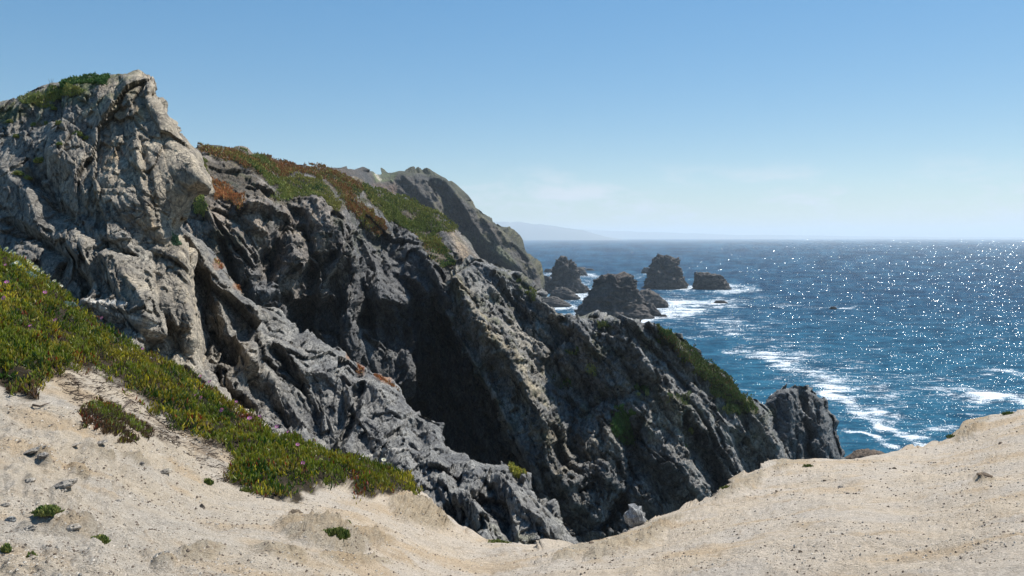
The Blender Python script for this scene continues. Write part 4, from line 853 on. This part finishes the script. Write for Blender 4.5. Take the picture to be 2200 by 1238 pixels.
growth('ice_plant', [veg_mid], cliff, 6000, [(GREEN, 1), (OLIVE, 1), (DKG, .5), (ORG, .3)], .26, 'olive green ice plant tongue hanging below the cliff crest', 2)
growth('ice_plant', [veg_orange], cliff, 2600, [(ORG * 1.1, 1), (RED, .4), (OLIVE, .4)], .22, 'orange-red patch of ice plant just right of the crag', 3)
growth('ice_plant', [veg_left], cliff, 1500, [(OLIVE, 1), (GREEN, .8)], .22, 'narrow green strip against the crag flank', 4)
growth('ice_plant', [veg_leftlow], cliff, 2000, [(GREEN * 1.2, 1), (YEL * .8, .5), (DKG, .5)], .22, 'bright green clump below the crag beak', 5)
growth('ice_plant', [veg_right], cliff, 14000, [(GREEN * .9, 1.2), (OLIVE, .9), (DKG, .8), (ORG * .8, .4)], .32, 'green and golden ice plant slope running down the cliff shoulder', 6, f=.06)
growth('ice_plant', [veg_edge], head, 8000, [(np.array((.10, .115, .03)), 1), (OLIVE * .8, .9), (DKG, .6), (np.array((.14, .07, .035)), .5)], .30, 'dull green ice plant strip down the seaward edge of the headland', 7, f=.08, e=11)
growth('shrub', [veg_shrub], head, 3600, [(DKG, 1), (DKG * .7, 1), (OLIVE, .2)], .35, 'dark green shrub patch hanging on the headland face', 8, e=14)
for i, (x, y, a, b) in enumerate(E_small):
    pl = [(x + a * .8 * math.cos(t), y + b * .8 * math.sin(t)) for t in np.linspace(0, 6.28, 12, endpoint=False)]
    growth('scrub', [pl], head, 420, [(np.array((.16, .17, .06)), 1), (DKG, .7), (OLIVE, .5)], .26, 'sparse yellow-green scrub clinging to the headland face', 30 + i, e=18)['group'] = 'scrub patches on the headland'
growth('ice_plant', [[(1090, 998), (1110, 994), (1132, 1006), (1136, 1020), (1112, 1016), (1092, 1006)]], butt, 900, [(YEL, 1), (ORG, .5), (GREEN, .5)], .10, 'golden green tuft of ice plant on a ledge of the lower buttress', 50, f=1)
growth('ice_plant', [[(458, 556), (470, 560), (480, 580), (470, 582)], [(502, 600), (512, 602), (524, 626), (514, 628)], [(800, 806), (845, 824), (858, 842), (840, 832), (808, 814)], [(768, 786), (782, 792), (778, 804), (768, 798)]], butt, 1200, [(RED * 1.2, 1), (ORG, 1), (OLIVE, .5)], .09, 'small rust-red ice plant specks on the buttress ridge', 51, f=1, e=3)
# crag: top scrub, shrub, moss dots
growth('scrub', [[(125, 178), (160, 162), (235, 163), (232, 185), (200, 184), (170, 182), (130, 192)]], crag, 5200, [(DKG * 1.1, 1), (np.array((.05, .10, .03)), 1), (OLIVE, .3)], .07, 'dark green scrub on the crag summit', 60, f=.6, e=4)
growth('scrub', [[(40, 214), (90, 196), (130, 185), (190, 196), (180, 212), (120, 215), (95, 228), (60, 222)]], crag, 4200, [(np.array((.17, .19, .06)), 1), (OLIVE, .7), (DKG, .5)], .06, 'yellow-green low growth below the crag summit', 61, f=.6, e=9)
shr = []
for i, (x, y, w_, h_, lab) in enumerate([(370, 520, 44, 32, 'round grey-green shrub rooted in the crag cleft'), (366, 530, 26, 20, 'smaller green shrub just under the round grey-green one')]):
    tuft('shrub', crag, x, y, w_, h_, 3800, [(np.array((.15, .22, .14)), 1), (np.array((.08, .14, .07)), .9), (SILV * .8, .3)], .07, lab, 'shrub', None, seed=70 + i, wd=.4)
for i, (x, y, w_) in enumerate([(168, 298, 24), (186, 302, 14), (130, 281, 16), (86, 350, 30), (40, 375, 26), (58, 386, 20), (95, 262, 18), (72, 265, 14), (36, 296, 16), (112, 228, 14), (148, 205, 14), (20, 262, 14), (128, 322, 12)]):
    tuft('moss_clump', crag, x, y, w_, w_ * .5, 350, [(np.array((.15, .17, .05)), 1), (OLIVE, .6), (DKG, .5)], .06, ['moss clump in rubble high on the crag, larger of a close pair', 'moss dab touching the right of the larger clump in the rubble', 'moss clump on the pale ledge below the summit scrub', "moss clump spread along the middle of the crag's left face", 'moss clump near the left edge halfway up the crag', "moss clump lowest on the crag's dark left face", 'moss clump just under the yellow-green summit growth', 'moss clump tiny, left of the one under the summit growth', 'moss clump by the left frame edge below the skyline', 'moss clump beside a grey block near the crag top', 'moss clump topmost, between scrub and bare summit rock', 'moss clump at the far left just below the skyline', 'moss clump under the pair in the rubble band'][i], 'plant', 'moss clumps on the crag', seed=80 + i, wd=.5)
p0 = pt(crag, 108, 184)[0]
tubes('dry_stalk', [[p0 + np.array((dx, 0, -.1)), p0 + np.array((dx + .02, 0, .15)), p0 + np.array((dx + b, 0, .32))] for dx, b in ((-.02, -.05), (.05, .0), (.09, .05))], [.012] * 3, M_scrub, (.12, .11, .09), 'three thin dry stalks standing against the sky on the crag', 'plant')

# ------------------------------------------------------------------ stones on the sand
def stone_mesh(seed, rough=.22, nb=12, nl=8):
    r = np.random.default_rng(seed); V = []
    for j in range(nl + 1):
        t = math.pi * j / nl
        for i in range(nb): a = 2 * math.pi * i / nb; V.append((math.sin(t) * math.cos(a), math.sin(t) * math.sin(a), math.cos(t)))
    V = np.array(V); k = 1 + rough * blocks(V * 1.3 + seed * 3.1, seed, 1.6, 1.0, 0.1) + .1 * fbm(V * 3 + seed, 2, seed)
    V = V * k[:, None]
    f = [(j * nb + i, (j + 1) * nb + i, (j + 1) * nb + (i + 1) % nb, j * nb + (i + 1) % nb) for j in range(nl) for i in range(nb)]
    return V, np.array(f)
def stone(x, y, w_, h_, tint, label, seed, g=ground, rot=0, name='stone', sink=.25, grp='loose stones on the sand', rough=.17, dl=0, res=(12, 8)):
    V, f = stone_mesh(seed, rough, *res); p, n = pt(g, x, y); W = w_ * p[1] / F / 2; H = h_ * p[1] / F / 2
    V = V * np.array((W, W * .8, H)); c, s = math.cos(R(rot)), math.sin(R(rot)); V = V @ np.array(((c, 0, s), (0, 1, 0), (-s, 0, c)))
    o = mk(name, V, f, M_stone, None, {'tint': np.tile(np.array(tint), (len(V), 1))}, smooth=False)
    o.location = (p[0], p[1] + dl, p[2] + H * (1 - 2 * sink)); o.rotation_euler = (0, 0, 0)
    tag(o, label, 'stone', grp); return o
LG, BR, SD = (.42, .42, .41), (.15, .11, .08), (.42, .38, .33)
bo = stone(1368, 1124, 48, 44, (.38, .39, .40), 'angular light grey boulder perched on the gully lip', 5, rot=20, name='boulder', sink=.2, grp=None, rough=.32, res=(10, 7), dl=.15)
for i, a in enumerate([(1344, 1136, 10, 12, LG, 'pale pebble touching the left of the grey boulder'), (1388, 1121, 14, 10, (.38, .33, .22), 'round tan stone against the right of the grey boulder'), (128, 1062, 52, 18, SD, 'flat dark-sided stone half sunk in sand at lower left'), (62, 1038, 30, 16, SD, 'knobbly grey stone above the flat dark-sided one'),
                       (24, 1112, 26, 18, (.34, .34, .33), 'rounded pale grey stone near the left edge'), (12, 1076, 26, 10, SD, 'low grey stone at the left frame edge'), (72, 978, 50, 12, SD, 'long slanting grey slab stone on the left slope'), (90, 990, 24, 14, (.34, .31, .28), 'blunt stone at the lower end of the slanting slab'),
                       (160, 950, 34, 6, SD, 'thin slab stone lying tilted upslope'), (210, 958, 44, 8, SD, 'long thin slab stone right of the tilted one'), (300, 1006, 12, 12, SD, 'small upright chip stone midway up the sand'), (438, 1087, 10, 22, (.26, .22, .18), 'narrow upright stone chip in the middle of the left sand'),
                       (250, 1080, 22, 10, SD, 'squat stone right of the flat dark-sided one'), (350, 1018, 40, 14, (.42, .38, .32), 'pale low hump stone below the mat'), (636, 1102, 28, 14, (.17, .13, .09), 'dark brown lumpy stone above the outcrop'),
                       (2074, 1154, 11, 9, BR, 'dark brown pebble lowest on the right sand'), (2122, 1041, 34, 9, (.17, .12, .08), 'flat dark brown clod on the right slope'), (1822, 1064, 12, 7, (.22, .18, .15), 'dark flat pebble on the sand crest right of centre'), (2149, 955, 9, 8, BR, 'dark pebble near the top of the right knoll'),
                       (1773, 1032, 9, 6, BR, 'small dark pebble just below the sand crest'), (1923, 1012, 10, 7, BR, 'brown pebble on the crest slope'), (1722, 1190, 10, 8, BR, 'dark pebble at bottom right of centre'), (2100, 1020, 8, 6, BR, 'dark pebble above the flat brown clod'), (1805, 1042, 14, 8, (.27, .25, .23), 'grey chip beside the crest pebbles'), (1272, 1168, 14, 8, BR, 'small dark stone above the outcrop in the saddle'),
                       (1715, 1235, 14, 8, BR, 'brown clod cut by the bottom edge of the frame'), (115, 1199, 8, 7, BR, 'black pebble at bottom left'), (152, 1137, 40, 18, SD, 'knuckly grey rock beneath the mossy tuft'), (60, 1145, 34, 16, SD, 'broken grey rock left of the knuckly rock'), (345, 1210, 40, 18, (.31, .29, .26), 'ribbed grey stone near the bottom of the left sand'), (392, 1195, 30, 12, (.31, .29, .26), 'ribbed flake beside the bottom ribbed stone')]):
    stone(*a[:4], a[4], a[5], 10 + i, rot=(18 if a[0] < 500 else -8), sink=.55)
# uncountable grit and pebbles
def grit(n):
    r = np.random.default_rng(77); X = r.uniform(-60, 2260, n * 2); Y = r.uniform(880, 1260, n * 2)
    k = lookup(ground, X, Y); ok = (k >= 0) & (dpoly(X, Y, ice_main) < -4); X, Y, k = X[ok], Y[ok], k[ok]; P = ground['p'][k]
    ok = fbm(P * 1.8, 3, 55) + r.random(len(P)) > .25; P = P[ok]; n = len(P)
    S = (0.0035 + 0.010 * r.random(n) ** 5) * (P[:, 1] / 6) ** .5
    O = np.array([(1, 0, 0), (-1, 0, 0), (0, 1, 0), (0, -1, 0), (0, 0, .8), (0, 0, -.8)], float)
    fc = np.array([(0, 2, 4), (2, 1, 4), (1, 3, 4), (3, 0, 4), (2, 0, 5), (1, 2, 5), (3, 1, 5), (0, 3, 5)])
    st = P[:, 1:2] / F * ground['step']
    V = (P + r.normal(size=P.shape) * st * np.array((.8, .1, 0)))[:, None] + O[None] * S[:, None, None] * (0.7 + .7 * r.random((n, 6, 1)))
    col = np.where(r.random(n)[:, None] < .42, np.array((.17, .13, .095)), np.array((.50, .44, .36))) * (.7 + .6 * r.random(n))[:, None]
    o = mk('gravel', V.reshape(-1, 3), (fc[None] + (np.arange(n) * 6)[:, None, None]).reshape(-1, 3), M_stone2, None, {'tint': np.repeat(col, 6, 0)}, smooth=False)
    tag(o, 'scattered grit and tiny pebbles over the sand', 'gravel', kind='stuff')
M_stone2, nt2, b2 = new_mat('grit'); nt2.links.new(attr(nt2, 'tint'), b2.inputs['Base Color']); b2.inputs['Roughness'].default_value = .9
grit(21000)

# ------------------------------------------------------------------ sea air
def haze():
    a, b, zt, zb = 34000.0, 36000.0, 330.0, -4.0
    V = np.array([(-a, -500, zb), (a, -500, zb), (a, b, zb), (-a, b, zb), (-a, -500, zt), (a, -500, zt), (a, b, zt), (-a, b, zt)], float)
    f = np.array([(3, 2, 1, 0), (4, 5, 6, 7), (0, 1, 5, 4), (1, 2, 6, 5), (2, 3, 7, 6), (3, 0, 4, 7)])
    m = bpy.data.materials.new('sea_air'); m.use_nodes = True; nt = m.node_tree; nt.nodes.clear()
    out = N(nt, 'ShaderNodeOutputMaterial'); pv = N(nt, 'ShaderNodeVolumePrincipled'); nt.links.new(pv.outputs[0], out.inputs['Volume'])
    pv.inputs['Color'].default_value = (0.80, 0.91, 1.0, 1); pv.inputs['Density'].default_value = 0.0001; pv.inputs['Anisotropy'].default_value = 0.2
    o = mk('haze', V, f, m, smooth=False); o['kind'] = 'stuff'; o['label'] = 'thin sea haze over the whole coast'; o['category'] = 'haze'
haze()
